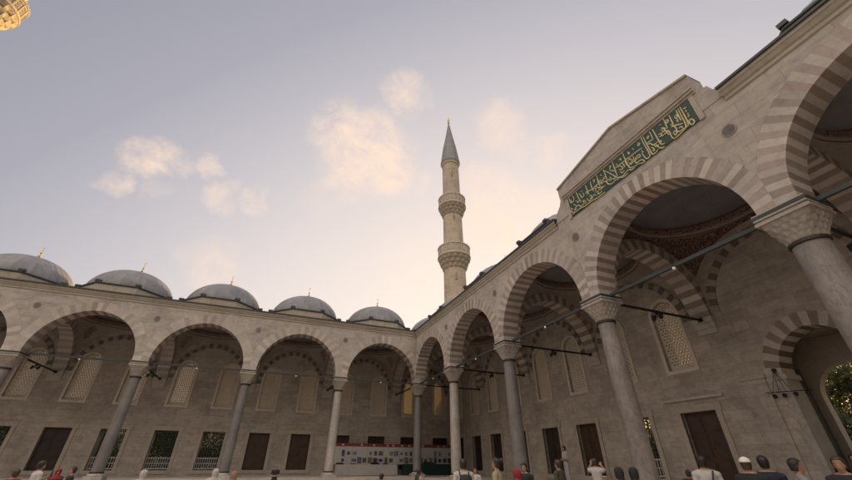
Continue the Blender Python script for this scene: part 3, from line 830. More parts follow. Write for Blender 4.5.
# ================================================================== minarets
def minaret(loc, label):
    root = empty('minaret', loc, 0, label, 'minaret', 'minarets at the corners of the courtyard')
    def shaft(z0, z1, r0, r1, n=16):
        mb = MB(); rows = []
        for t in range(9):
            z = z0+(z1-z0)*t/8; r = r0+(r1-r0)*t/8
            rows.append([(r*(1-.018*(i % 2))*math.cos(PI*i/n), r*(1-.018*(i % 2))*math.sin(PI*i/n), z) for i in range(2*n)])
        mb.grid(rows, 'min_stone'); return mb
    s = shaft(9, 27.0, 1.72, 1.62); s.grid(shaft(9, 27.0, 1.72, 1.62).v and [[(1.72*math.cos(PI*i/16), 1.72*math.sin(PI*i/16), 8.9) for i in range(32)], [(1.73*math.cos(PI*i/16), 1.73*math.sin(PI*i/16), 9.1) for i in range(32)]], 'min_stone')
    s.box((-2.3, -2.3, -2.0), (2.3, 2.3, 7.0), 'min_stone')
    rows = [[(2.3*x, 2.3*y, 7.0) for x, y in ((-1, -1), (1, -1), (1, 1), (-1, 1))], [(1.25*x, 1.25*y, 9.0) for x, y in ((-1, -1), (1, -1), (1, 1), (-1, 1))]]
    s.grid(rows, 'min_stone')
    s.build('shaft', root)
    shaft(26.9, 36.8, 1.56, 1.52).build('shaft', root)
    shaft(36.7, 46.8, 1.48, 1.44).build('shaft', root)
    b = MB(); b.lathe([(1.46, 46.2), (1.56, 46.35), (1.56, 46.55), (1.66, 46.7), (1.66, 46.85)], 'min_carve', 32); b.build('collar', root)
    for z0, z1, ri, ro in ((25.5, 29.1, 1.62, 2.44), (35.2, 38.6, 1.53, 2.22)):
        zf = z1-1.65
        mb = MB(); n = 160; rows = []; L = 3
        for lv in range(L):
            for sub in range(4):
                t = (lv+sub/3*.98)/L; z = z0+(zf-z0)*t; row = []
                base = ri+(ro-ri)*(.06+(lv+.2+.8*(sub/3)**.6)/L*.94)
                for q in range(n):
                    th = 2*PI*q/n; ph = (q*16/n+lv*.5) % 1; cell = 1-abs(ph-.5)*2
                    rr = max(ri, base-.24*(cell**.6)*(1-sub/3)**.5)
                    row.append((rr*math.cos(th), rr*math.sin(th), z))
                rows.append(row)
        for j in range(len(rows)-1):
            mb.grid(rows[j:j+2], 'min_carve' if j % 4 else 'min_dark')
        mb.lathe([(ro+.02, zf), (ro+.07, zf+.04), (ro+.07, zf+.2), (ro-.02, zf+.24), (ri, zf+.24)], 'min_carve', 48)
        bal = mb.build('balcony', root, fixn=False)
        pb = MB(); N = 20
        for i in range(N):
            a0 = 2*PI*i/N; a1 = 2*PI*(i+1)/N
            def W_(a, r, z): return (r*math.cos(a), r*math.sin(a), z)
            def seg(a, b, r0, r1, za, zb, m, k=2):
                for q in range(k):
                    c0 = a+(b-a)*q/k; c1 = a+(b-a)*(q+1)/k
                    p = [W_(c0, r0, za), W_(c1, r0, za), W_(c1, r1, za), W_(c0, r1, za), W_(c0, r0, zb), W_(c1, r0, zb), W_(c1, r1, zb), W_(c0, r1, zb)]
                    for f in ((0, 1, 2, 3), (4, 5, 6, 7), (0, 1, 5, 4), (1, 2, 6, 5), (2, 3, 7, 6), (3, 0, 4, 7)): pb.poly([p[x] for x in f], m)
            w = (a1-a0)
            seg(a0-w*.09, a0+w*.09, ro-.18, ro+.0, zf+.24, z1, 'min_carve')
            seg(a0+w*.09, a1-w*.09, ro-.12, ro-.03, zf+.24, zf+.42, 'min_carve')
            seg(a0+w*.09, a1-w*.09, ro-.12, ro-.03, z1-.2, z1-.0, 'min_carve')
            # pierced panel: crossing bars
            for q in range(5):
                c = a0+w*(.09+.82*(q+.5)/5); seg(c-w*.028, c+w*.028, ro-.10, ro-.05, zf+.42, z1-.2, 'min_carve', 1)
            for q in range(2):
                z = zf+.42+(z1-.2-zf-.42)*(q+1)/3; seg(a0+w*.09, a1-w*.09, ro-.095, ro-.045, z-.035, z+.035, 'min_carve', 1)
        pb.lathe([(ro-.2, z1), (ro+.04, z1), (ro+.04, z1+.09), (ro-.2, z1+.09)], 'min_carve', 48, cap=False)
        pb.build('parapet', bal, fixn=False)
        lb = MB()
        for i in range(40):
            a = 2*PI*(i+.5)/40
            lb.lathe([(0.01, z1+.10), (.07, z1+.13), (.085, z1+.19), (.06, z1+.25), (.01, z1+.28)], 'bulb', 8, (ro*math.cos(a), ro*math.sin(a)), cap=False)
        lb.build('lamp_garland', bal)
        d = MB(); d.box((ri-.08, -.35, zf+.24), (ri+.03, .35, zf+2.1), 'door_green'); d.build('balcony_door', bal)
    c = MB(); n = 24; rows = []
    for r, z in ((1.70, 46.85), (1.66, 47.2), (1.2, 50.8), (.62, 54.2), (.16, 57.3), (.1, 57.7)):
        rows.append([(r*(1+.02*(i % 2))*math.cos(PI*i/n), r*(1+.02*(i % 2))*math.sin(PI*i/n), z) for i in range(2*n)])
    c.grid(rows, 'lead'); sp = c.build('spire', root, fixn=False)
    f = MB(); f.lathe([(.1, 57.6), (.2, 57.75), (.24, 57.95), (.1, 58.15), (.06, 58.35), (.2, 58.5), (.2, 58.62), (.05, 58.78), (.04, 58.95), (.14, 59.05), (.14, 59.13), (.03, 59.25), (.02, 59.8)], 'gold', 16)
    f.build('finial', sp, smooth=True)
    for z, a in ((34.5, -1.9), (43.5, -1.9), (24, -1.9)):
        w = MB(); w.box((-.12, -.1, -.5), (.12, .1, .5), 'min_dark', lambda x, y, zz: ((1.62-(z-24)*.008+y)*math.cos(a)-x*math.sin(a), (1.62-(z-24)*.008+y)*math.sin(a)+x*math.cos(a), z+zz))
        w.build('slit_window', root)
    return root
minaret((10.55, 13.1, 0), 'slim stone minaret with two balconies and a grey cone, rising behind the courtyard corner')
minaret((-43.3, 1.85, .8), 'golden sunlit minaret balcony cut off by the upper left corner of the photo')

# ================================================================== trees outside
def tree_meshes(seed, h, cr, lm):
    rnd = random.Random(seed)
    t = MB(); segs = []
    def branch(p, d, r, L, depth):
        q = p+d*L; t.tube(p, q, r, 'bark', 7, r*.62)
        segs.append((q, depth))
        if depth == 0: return
        for k in range(3 if depth > 1 else 4):
            nd = (d+Vector((rnd.uniform(-1, 1), rnd.uniform(-1, 1), rnd.uniform(-.25, .7)))*.85).normalized()
            branch(p+d*L*rnd.uniform(.55, 1), nd, r*.5, L*rnd.uniform(.5, .75), depth-1)
    branch(Vector((0, 0, -.2)), Vector((rnd.uniform(-.06, .06), rnd.uniform(-.06, .06), 1)).normalized(), h*.024, h*.42, 3)
    l = MB()
    clumps = [q for q, d in segs if d <= 1]
    for k in range(int(26+cr*9)):
        a = rnd.uniform(0, 2*PI); z = rnd.uniform(.32, .97)*h
        prof = math.sin(PI*min(1, (z/h-.22)/.80))**.6
        r = cr*prof*rnd.uniform(.45, 1.05); clumps.append(Vector((r*math.cos(a), r*math.sin(a), z)))
    for c in clumps:
        cs = rnd.uniform(.55, 1.25)*cr*.26
        for k in range(95):
            d = Vector((rnd.gauss(0, 1), rnd.gauss(0, 1), rnd.gauss(0, .75))); p = c+d*cs*.6
            u = Vector((rnd.uniform(-1, 1), rnd.uniform(-1, 1), rnd.uniform(-1, 1))).normalized(); w = u.orthogonal().normalized()
            s = rnd.uniform(.10, .22)
            l.v += [tuple(p-u*s), tuple(p+w*s*.6), tuple(p+u*s), tuple(p-w*s*.6)]
            n = len(l.v); l.f.append((n-4, n-3, n-2, n-1)); l.m.append(l.mi(lm))
    return t, l
protos = []
for sd, h, cr, lm in ((1, 13, 4.2, 'leaf'), (2, 12, 5.0, 'leaf_dark'), (3, 14, 3.6, 'leaf')):
    t, l = tree_meshes(sd, h, cr, lm)
    r = empty('broadleaf_tree', (0, 0, GROUND)); t.build('trunk', r)
    me = bpy.data.meshes.new('crown'); me.from_pydata(l.v, [], l.f); me.materials.append(M[lm]); o = bpy.data.objects.new('crown', me); COL.objects.link(o); o.parent = r
    protos.append(r)
tree_spots = [  # x, y, kind, scale, label; unseen trees are kept for their shade
    (15.5, -20.0, 0, .62, 'broad tree seen through the open gate at the right edge'),
    (21.0, -27.0, 1, .8, 'dark tree behind the first one beyond the open gate'),
    (24.0, -13.0, 2, .68, 'unseen tree kept for shade beyond the right wing, behind the shuttered windows'),
    (17.0, -9.5, 1, .5, 'unseen tree kept for shade outside the right wing near its second bay'),
    (20.0, -1.0, 2, 1.05, 'tree added for shade outside the courtyard corner'),
    (-9.0, 15.0, 1, .5, 'tree kept for shade behind the far left arcade, hidden by its closed shutters'),
    (-18.0, 13.5, 0, .42, 'leafy tree seen through the barred openings of the third left bay'),
    (-25.0, 14.5, 1, .45, 'dark tree seen through the barred opening behind a grey column'),
    (-32.0, 13.0, 0, .4, 'tree glimpsed through the leftmost barred opening'),
    (1.5, 13.0, 2, .5, 'unseen tree kept for shade behind the display boards wall'),
    (-14.0, 22.0, 1, .5, 'unseen tree kept for shade farther back behind the left arcade'),
    (30.0, -20.0, 0, .75, 'far tree under the golden sky beyond the gate')]
for i, (x, y, k, s, lb_) in enumerate(tree_spots):
    pr = protos[k]
    used = pr.get('label') is not None
    r = copy_tree(pr) if used else pr
    r.location = (x, y, GROUND-.2); r.scale = (s, s, s); r.rotation_euler[2] = i*1.7
    tag(r, lb_, 'tree', 'trees outside the courtyard')
def bush(n, x0, x1, y0, y1, h, name, label):
    rnd = random.Random(11); l = MB()
    for k in range(n):
        c = Vector((rnd.uniform(x0, x1), rnd.uniform(y0, y1), GROUND+rnd.uniform(.1, h)))
        for q in range(60):
            p = c+Vector((rnd.gauss(0, .35), rnd.gauss(0, .35), rnd.gauss(0, .3))); p.z = max(p.z, GROUND)
            u = Vector((rnd.uniform(-1, 1), rnd.uniform(-1, 1), rnd.uniform(-1, 1))).normalized(); w = u.orthogonal().normalized(); s = rnd.uniform(.06, .13)
            l.v += [tuple(p-u*s), tuple(p+w*s*.6), tuple(p+u*s), tuple(p-w*s*.6)]; m_ = len(l.v); l.f.append((m_-4, m_-3, m_-2, m_-1)); l.m.append(0)
    me = bpy.data.meshes.new(name); me.from_pydata(l.v, [], l.f); me.materials.append(M['leaf_dark']); o = bpy.data.objects.new(name, me); COL.objects.link(o)
    tag(o, label, 'hedge', 'hedges outside the walls')
bush(520, -33, -11, 9.3, 11.3, 5.0, 'hedge', 'green hedge outside the left arcade, seen through its barred openings')
bush(420, 12.0, 14.5, -21.5, -8, 3.6, 'hedge', 'green hedge outside the gate on the right')

def outer_wall(x0, y0, x1, y1, h, label):
    b = MB(); b.box((x0, y0, GROUND-.1), (x1, y1, h), 'ashlar'); o = b.box((x0-.1, y0-.1, h+.002), (x1+.1, y1+.1, h+.2), 'cornice')
    tag(b.build('precinct_wall'), label, 'wall', 'outer walls of the grounds')
outer_wall(-48, 15.5, 9, 16.2, 4.3, 'low stone wall beyond the hedge, behind the left barred openings')
outer_wall(22.0, -40, 22.7, 5, 3.2, 'low stone wall beyond the trees, behind the gate on the right')
# ================================================================== lamps on the ties
def floodlight(p, d, label):
    r = empty('floodlight', p, 0, label, 'lamp', 'lamps clamped to the iron ties')
    b = MB(); b.box((-.05, -.05, -.07), (.05, .05, .07), 'black_iron'); b.tube((0, 0, -.06), (0, 0, -.2), .02, 'black_iron'); b.build('clamp', r)
    for s in (-1, 1):
        h = MB(); f = lambda x, y, z: (x, y, z)
        c = Vector((d[1]*.16*s, -d[0]*.16*s, -.18))
        h.lathe([(.05, -.11), (.075, -.09), (.09, .09), (.10, .11)], 'black_iron', 12, fn=lambda x, y, z: (c.x+x*.9+z*.2, c.y+y, c.z+z))
        h.tube((0, 0, -.16), tuple(c), .018, 'black_iron'); h.build('lamp_head', r)
    return r
def floods(F, o, us, which, side, names):
    for k in which:
        p = F(us[k], 3.0, 6.83-o[2]+0)
        pp = (p[0]+o[0], p[1]+o[1], 6.83)
        floodlight(pp, (0, 1) if side == 'L' else (1, 0), names[k])
ORD = ['at the courtyard corner', 'above the white marble column', 'above the second column from the corner', 'above the third column from the corner', 'above the fourth column from the corner', 'above the fifth column from the corner']
floods(FL, oL, usL, (1, 2, 3, 4), 'L', ['twin lamp in the left arcade '+s for s in ORD])
floods(FR, oR, usR, (1, 2, 3, 4), 'R', ['twin lamp in the right arcade '+s for s in ORD])
def tie_lamp(p, label):
    r = empty('tie_lamp', p, 0, label, 'lamp', 'small white lamps on the long iron beams')
    b = MB(); b.lathe([(.03, .06), (.05, .02), (.05, .0)], 'black_iron', 10); b.build('socket', r)
    b = MB(); b.lathe([(.03, .0), (.05, -.03), (.052, -.07), (.03, -.10), (.005, -.11)], 'bulb', 14, cap=False); b.build('globe', r, smooth=True)
BN = ['first bay from the corner', 'second bay from the corner', 'third bay from the corner', 'fourth bay from the corner', 'leftmost bay']
for k in range(4):
    tie_lamp((-(usL[k]+usL[k+1])/2, -.08, 6.88), 'small white lamp, left arcade beam, '+BN[k])
    tie_lamp((-.08, -(usR[k]+usR[k+1])/2, 6.88), 'small white lamp, right arcade beam, '+(BN[k] if k < 3 else 'gate bay'))
# lantern bracket beside the gate
r = empty('gate_lantern', (5.9, -21.55, 4.45), 0, 'dark wrought iron lantern hung beside the gate arch', 'lantern')
b = MB()
b.box((.0, -.06, -.06), (.1, .06, .06), 'black_iron')
for y in (-.28, -.1, .12, .3): b.tube((-.02, 0, 0), (-.05, y, -.75), .008, 'black_iron', 6)
b.build('bracket', r)
b = MB(); b.tube((-.05, -.85, -.80), (-.05, .55, -.72), .014, 'black_iron', 6)
b.build('crossbar', r)
for y in (-.7, -.35, 0, .3): b = MB(); b.lathe([(.03, -.80), (.07, -.84), (.06, -.92), (.01, -.95)], 'black_iron', 8, (-.05, y), cap=False); b.build('lamp_cup', r)

# ================================================================== exhibition boards and tables against the far wall
bx0, bx1, by = -5.3, 5.8, 5.15
r = empty('display_board', (0.2, by, FLOOR), 0, 'long white display board with picture panels and a red top strip behind the corner columns', 'display board')
M['board'] = mat_plain('white board', (.52, .50, .475), .6, 0, .06, 1)
M['board_red'] = mat_plain('red strip', (.22, .035, .03), .6)
M['cloth_white'] = mat_plain('white cloth', (.42, .40, .375), .9, 0, .12, 1.5)
M['cloth_green'] = mat_plain('dark green cloth', (.012, .04, .03), .9, 0, .2, 2)
for i, c in enumerate([(.10, .12, .22), (.16, .15, .14), (.20, .24, .32), (.07, .07, .08), (.30, .24, .18), (.24, .24, .25)]): M['pic%d' % i] = mat_ornament('picture print %d' % i, c, tint(c, .35), 2.2+i*.4, .3)
rnd = random.Random(4); nP = 8
for i in range(nP):
    x0 = bx0-.2+(bx1-bx0)*i/nP; x1 = x0+(bx1-bx0)/nP-.015
    b = MB(); b.box((x0, -.03, .75), (x1, .03, 2.04), 'board'); pn = b.build('board_panel', r)
    y = -.034
    for c in range(3):
        for rw in range(2):
            if rnd.random() < .25: continue
            cx = x0+.24+c*.44; cz = 1.05+rw*.5; w = rnd.uniform(.09, .20); h = rnd.uniform(.10, .23)
            q = MB(); q.box((cx-w, y-.006, cz-h), (cx+w, y+.003, cz+h), 'pic%d' % rnd.randrange(6)); q.build('picture', pn)
b = MB(); b.box((bx0-.2, -.06, 2.05), (bx1-.2, .04, 2.27), 'board_red'); st = b.build('header_strip', r)
b = MB()
x = bx0+.3
while x < bx1-.6:
    if rnd.random() < .5: b = MB(); b.box((x, -.066, 2.10), (x+.16, -.059, 2.22), 'board'); b.build('white_mark', st)
    x += rnd.uniform(.3, .9)
for x in (bx0-.1, -2.4, .4, 3.0, bx1-.3): b = MB(); b.box((x-.03, .035, 0), (x+.03, .09, 2.05), 'black_iron'); b.box((x-.03, -.2, 0), (x+.03, .32, .03), 'black_iron'); b.build('board_stand', r)
def cloth_table(x0, x1, y, mat, label, hgt):
    r = empty('covered_table', ((x0+x1)/2, y, FLOOR), 0, label, 'table', 'covered tables before the display board')
    w = (x1-x0)/2; t = MB(); t.box((-w, -.33, hgt-.05), (w, .33, hgt), 'wood'); t.build('tabletop', r)
    for sx in (-1, 1):
        for sy in (-1, 1):
            l = MB(); l.box((sx*(w-.1)-.025, sy*.28-.025, 0), (sx*(w-.1)+.025, sy*.28+.025, hgt-.05), 'black_iron'); l.build('leg', r)
    c = MB(); n = 80; per = []
    for i in range(n):
        t_ = i/n*4; k = int(t_); f = t_-k; X, Y = w+.02, .35
        a = [(-X, -Y), (X, -Y), (X, Y), (-X, Y)]; p, q = a[k], a[(k+1) % 4]; per.append((p[0]+(q[0]-p[0])*f, p[1]+(q[1]-p[1])*f, i))
    rows = [[(0, 0, hgt+.008)]*n, [(x*.99, y_*.97, hgt+.01) for x, y_, i in per], [(x, y_, hgt-.02) for x, y_, i in per]]
    for k in range(1, 5): rows.append([(x*(1+.004*k*math.sin(i*1.9)), y_*(1+.05*k*math.sin(i*1.9)*.5+.03*k), (hgt-.02)*(1-k/4)+.02+.0*i) for x, y_, i in per])
    c.grid(rows, mat); c.build('tablecloth', r, smooth=True)
    return r
cloth_table(-5.3, -2.95, 4.2, 'cloth_white', 'table under white cloth at the left end of the display board', .74)
cloth_table(-2.9, -.3, 4.2, 'cloth_white', 'table under white cloth beside the green covered one', .74)
cloth_table(.4, 4.9, 4.2, 'cloth_green', 'long table under dark green cloth before the display board', .78)
for i, (x, w, h, m, lb_) in enumerate([(-5.0, .3, .12, 'black_iron', 'dark box at the left end of the first white table'), (-3.9, .22, .08, 'pic1', 'flat brown stack on the first white table'), (-2.1, .35, .14, 'black_iron', 'dark bag on the middle white table'), (-1.2, .2, .1, 'pic3', 'small dark stack beside the dark bag'), (2.6, .5, .16, 'wood_dark', 'brown bundle on the green table')]):
    b = MB(); b.box((-w, -.16, 0), (w, .16, h*.6), m); b.box((-w*.8, -.12, h*.6+.002), (w*.75, .13, h), m)
    tag(b.build('table_goods', loc=(x, 4.15, FLOOR+(.755 if i < 4 else .795))), lb_, 'goods', 'things laid on the covered tables')
# ================================================================== people
def capsule(bm, a, b, r1, r2, sx=1, sy=1, seg=14):
    a = Vector(a); b = Vector(b); d = b-a; L = d.length; d.normalize()
    z = Vector((0, 0, 1)); R = z.rotation_difference(d).to_matrix()
    rows = []
    for k in range(6):
        al = -PI/2+k*PI/10; rows.append((max(r1*math.cos(al), .0005), r1*math.sin(al)))
    for k in range(6):
        al = k*PI/10; rows.append((max(r2*math.cos(al), .0005), L+r2*math.sin(al)))
    vs = []
    for r, h in rows:
        vs.append([bm.verts.new(a+R@Vector((r*math.cos(2*PI*i/seg)*sx, r*math.sin(2*PI*i/seg)*sy, h))) for i in range(seg)])
    for j in range(len(vs)-1):
        for i in range(seg): bm.faces.new((vs[j][i], vs[j][(i+1) % seg], vs[j+1][(i+1) % seg], vs[j+1][i]))
    bm.faces.new(vs[0][::-1]); bm.faces.new(vs[-1])

SKIN = mat_plain('skin', (.30, .175, .12), .55, 0, .08); EYE = mat_plain('dark eye', (.02, .015, .012), .3)
LIP = mat_plain('lip', (.30, .11, .09), .5)
SHOE = mat_plain('shoe leather', (.03, .028, .027), .5)
cloths = {}
def cloth(name, c): 
    if name not in cloths: cloths[name] = mat_plain(name+' cloth', c, .9, 0, .18, 6)
    return cloths[name]

HZ = 1.60   # head centre of the 1.75 m prototype (facing +Y)
def body_mesh(name, arms, skirt=False):
    """one watertight skin: every limb fused and smoothed; arms = ((elbow, wrist, hand tip) left, right)"""
    bm = bmesh.new()
    C_ = lambda a, b, r1, r2, sx=1, sy=1: capsule(bm, a, b, r1, r2, sx, sy)
    C_((0, 0, .93), (0, -.005, 1.12), .155, .135, 1.08, .80)
    C_((0, -.005, 1.10), (0, 0, 1.34), .135, .150, 1.15, .82)
    C_((-.12, -.005, 1.385), (.12, -.005, 1.385), .085, .085, 1, 1)
    C_((0, -.015, 1.40), (0, .005, 1.53), .062, .055)
    C_((0, .0, 1.575), (0, -.004, 1.655), .066, .083, .90, 1.12)      # skull
    C_((0, .035, 1.535), (0, .02, 1.60), .045, .065)                # jaw
    C_((0, .098, 1.575), (0, .085, 1.625), .016, .010)              # nose
    C_((0, .078, 1.548), (0, .080, 1.552), .022, .022, 1.3, .8)     # lips
    for s in (-1, 1):
        C_((s*.074, -.005, 1.585), (s*.078, -.008, 1.615), .012, .017, .7, 1.2)   # ears
        C_((s*.20, -.005, 1.39), (s*.20, -.005, 1.385), .072, .072)
        C_((s*.02, -.02, 1.46), (s*.15, -.01, 1.42), .062, .06)
        C_((s*.095, 0, .92), (s*.10, .01, .50), .098, .062, 1, 1.05)
        C_((s*.10, .01, .50), (s*.10, -.01, .10), .062, .045)
        C_((s*.10, -.025, .06), (s*.115, .15, .035), .045, .036)
        el, wr, ht = arms[0 if s < 0 else 1]
        sh = (s*.205, -.005, 1.385)
        C_(sh, el, .062, .048); C_(el, wr, .047, .032)
        wr, ht = Vector(wr), Vector(ht); d = (ht-wr).normalized()
        side = d.cross(Vector((0, 0, 1))); side = side.normalized() if side.length > .2 else Vector((0, 1, 0))
        nrm = d.cross(side).normalized(); palm = wr+d*.085
        capsule(bm, wr+d*.01, palm, .030, .036, 1, 1)
        for k, L_ in enumerate((.068, .078, .072, .055)):
            o_ = side*(-.030+.020*k); b0 = palm+o_-d*.01; b1 = palm+o_*1.1+d*L_*.55; b2 = b1+(d*.8-nrm*.55).normalized()*L_*.5
            capsule(bm, b0, b1, .0115, .0105); capsule(bm, b1, b2, .0105, .009)
        t0 = wr+d*.03-side*.028; t1 = t0-side*.035+d*.03; capsule(bm, t0, t1, .014, .012); capsule(bm, t1, t1+d*.028-nrm*.01, .012, .010)
    if skirt: C_((0, 0, 1.0), (0, .01, .17), .16, .27, 1.1, .9)
    me = bpy.data.meshes.new('tmp'); bm.to_mesh(me); bm.free()
    o = bpy.data.objects.new('tmp', me); COL.objects.link(o)
    m = o.modifiers.new('r', 'REMESH'); m.mode = 'VOXEL'; m.voxel_size = .0125
    m = o.modifiers.new('s', 'SMOOTH'); m.iterations = 3; m.factor = .5
    dg = bpy.context.evaluated_depsgraph_get(); out = bpy.data.meshes.new_from_object(o.evaluated_get(dg))
    bpy.data.objects.remove(o); out.name = name
    for k in range(6): out.materials.append(SKIN)      # 0 skin 1 top 2 bottom 3 shoe 4 eye 5 lip
    wrs = [Vector(a[1]) for a in arms]; els = [Vector(a[0]) for a in arms]; tips = [Vector(a[2]) for a in arms]
    for p in out.polygons:
        c = p.center; z = c.z; k = 1
        p.use_smooth = True
        if z < .085: k = 3
        elif z < .96 and abs(c.x) < .25: k = 2
        if skirt and k == 2: k = 1
        for w, t, e in zip(wrs, tips, els):
            d = (t-w).normalized()
            if (c-w).dot(d) > -.01 and (c-w).length < .24 and (c-(w+d*max(0, (c-w).dot(d)))).length < .075: k = 0
            if not skirt:      # short sleeves: bare forearm
                q = e.lerp(w, .0); ax = (w-e); tt = (c-e).dot(ax)/ax.length_squared
                if -.1 < tt < 1.1 and (c-(e+ax*tt)).length < .07 and tt > -.05: k = 0
        if z > 1.475 and abs(c.x) < .13 and (c.x**2+(c.y)**2) < .12**2+.004 and k == 1: k = 0
        if k == 0 and c.y > .05:
            if min((c-Vector((s*.033, .088, 1.622))).length for s in (-1, 1)) < .014: k = 4
            if abs(c.x) < .024 and abs(z-1.549) < .007 and c.y > .085: k = 5
        p.material_index = k
    return out

ARM = {
 'down': (((-.26, -.02, 1.12), (-.27, .05, .87), (-.27, .09, .70)), ((.26, -.02, 1.12), (.27, .05, .87), (.27, .09, .70))),
 'phone': (((-.27, .02, 1.14), (-.16, .26, 1.27), (-.11, .36, 1.36)), ((.26, -.02, 1.12), (.27, .05, .87), (.27, .09, .70))),
 'folded': (((-.26, .03, 1.13), (-.04, .20, 1.12), (.10, .21, 1.14)), ((.26, .03, 1.13), (.05, .23, 1.08), (-.09, .22, 1.09))),
 'raised': (((-.25, .22, 1.42), (-.16, .42, 1.58), (-.13, .52, 1.70)), ((.25, .20, 1.40), (.16, .40, 1.52), (.13, .51, 1.62))),
}
BODY = {}
def get_body(arms, skirt):
    if (arms, skirt) not in BODY: BODY[(arms, skirt)] = body_mesh('body', ARM[arms], skirt)
    return BODY[(arms, skirt)]

def shell(rows, n=28, closed_top=True):
    mb = MB(); return mb
def headwear(kind, name, mat, parent):
    """hair / cap / scarf fitted to the prototype head"""
    bm = bmesh.new()
    if kind in ('short', 'cap', 'long', 'bun'):
        n = 28; rows = []
        for j in range(9):
            al = j/8*PI*.80
            row = []
            for i in range(n):
                th = 2*PI*i/n; fr = max(0, math.sin(th))          # 1 in front of the face
                lim = (1-.55*min(1, fr*1.6)**.8) if kind != 'cap' else .62-.04*fr
                a = al*lim; back_ = max(0, a-PI/2); aa = min(a, PI/2); rr = .091 if kind != 'cap' else .094
                wob = 1+(.045*math.sin(i*2.7+j*1.9)*math.cos(j*1.3) if kind != 'cap' else 0)
                sh_ = math.sin(aa)*(1-.22*back_); row.append(bm.verts.new((rr*.98*sh_*math.cos(th)*wob, -.006+rr*1.15*sh_*math.sin(th)*wob, 1.655+.092*math.cos(aa)-back_*.125)))
            rows.append(row)
        if kind == 'long':
            for k, (z, w, yb) in enumerate(((1.54, .105, -.05), (1.44, .12, -.085), (1.34, .11, -.12))):
                rows.append([bm.verts.new((w*math.cos(2*PI*i/n) if math.sin(2*PI*i/n) < .5 else .085*math.copysign(1, math.cos(2*PI*i/n)), yb+(.06*math.sin(2*PI*i/n) if math.sin(2*PI*i/n) < .2 else .012), z)) for i in range(n)])
        for a, b in zip(rows, rows[1:]):
            for i in range(n):
                q = (i+1) % n
                if b is not rows[-1] and kind == 'long' and rows.index(b) > 8 and math.sin(2*PI*(i+.5)/n) > .35: continue
                if kind == 'long' and rows.index(b) > 8 and math.sin(2*PI*(i+.5)/n) > .35: continue
                bm.faces.new((a[i], a[q], b[q], b[i]))
        if kind == 'bun': capsule(bm, (0, -.12, 1.68), (0, -.135, 1.69), .045, .045)
    else:   # scarf wrapped round head, neck and shoulders
        n = 32; rows = []
        for z, rx, ry, yc, op in ((1.757, .02, .02, 0, 0), (1.745, .07, .08, 0, 0), (1.71, .098, .115, -.002, 0), (1.67, .108, .125, -.004, .0), (1.63, .110, .124, -.004, .55), (1.58, .106, .118, -.004, .6), (1.53, .095, .105, .0, .45), (1.49, .095, .10, .0, 0), (1.45, .14, .12, 0, 0), (1.40, .21, .14, .0, 0), (1.33, .235, .155, .0, 0)):
            row = []
            for i in range(n):
                th = 2*PI*i/n; x = rx*math.cos(th); y = yc+ry*math.sin(th)
                if op and math.sin(th) > .72: y = yc+ry*.74; x = x*1.0
                row.append(bm.verts.new((x, y, z+.006*math.sin(3*th+z*30))))
            rows.append(row)
        for k, (a, b) in enumerate(zip(rows, rows[1:])):
            for i in range(n):
                q = (i+1) % n; m = math.sin(2*PI*(i+.5)/n)
                if k in (3, 4, 5) and m > .72: continue
                bm.faces.new((a[i], a[q], b[q], b[i]))
        bmesh.ops.holes_fill(bm, edges=[e for e in bm.edges if e.is_boundary and all(v.co.z > 1.75 for v in e.verts)])
    bmesh.ops.recalc_face_normals(bm, faces=bm.faces)
    me = bpy.data.meshes.new(name); bm.to_mesh(me); bm.free()
    for p in me.polygons: p.use_smooth = True
    me.materials.append(mat); o = bpy.data.objects.new(name, me); COL.objects.link(o); o.parent = parent
    md = o.modifiers.new('t', 'SOLIDIFY'); md.thickness = .010; md.offset = 0
    md = o.modifiers.new('s', 'SUBSURF'); md.levels = 1; md.render_levels = 1
    return o

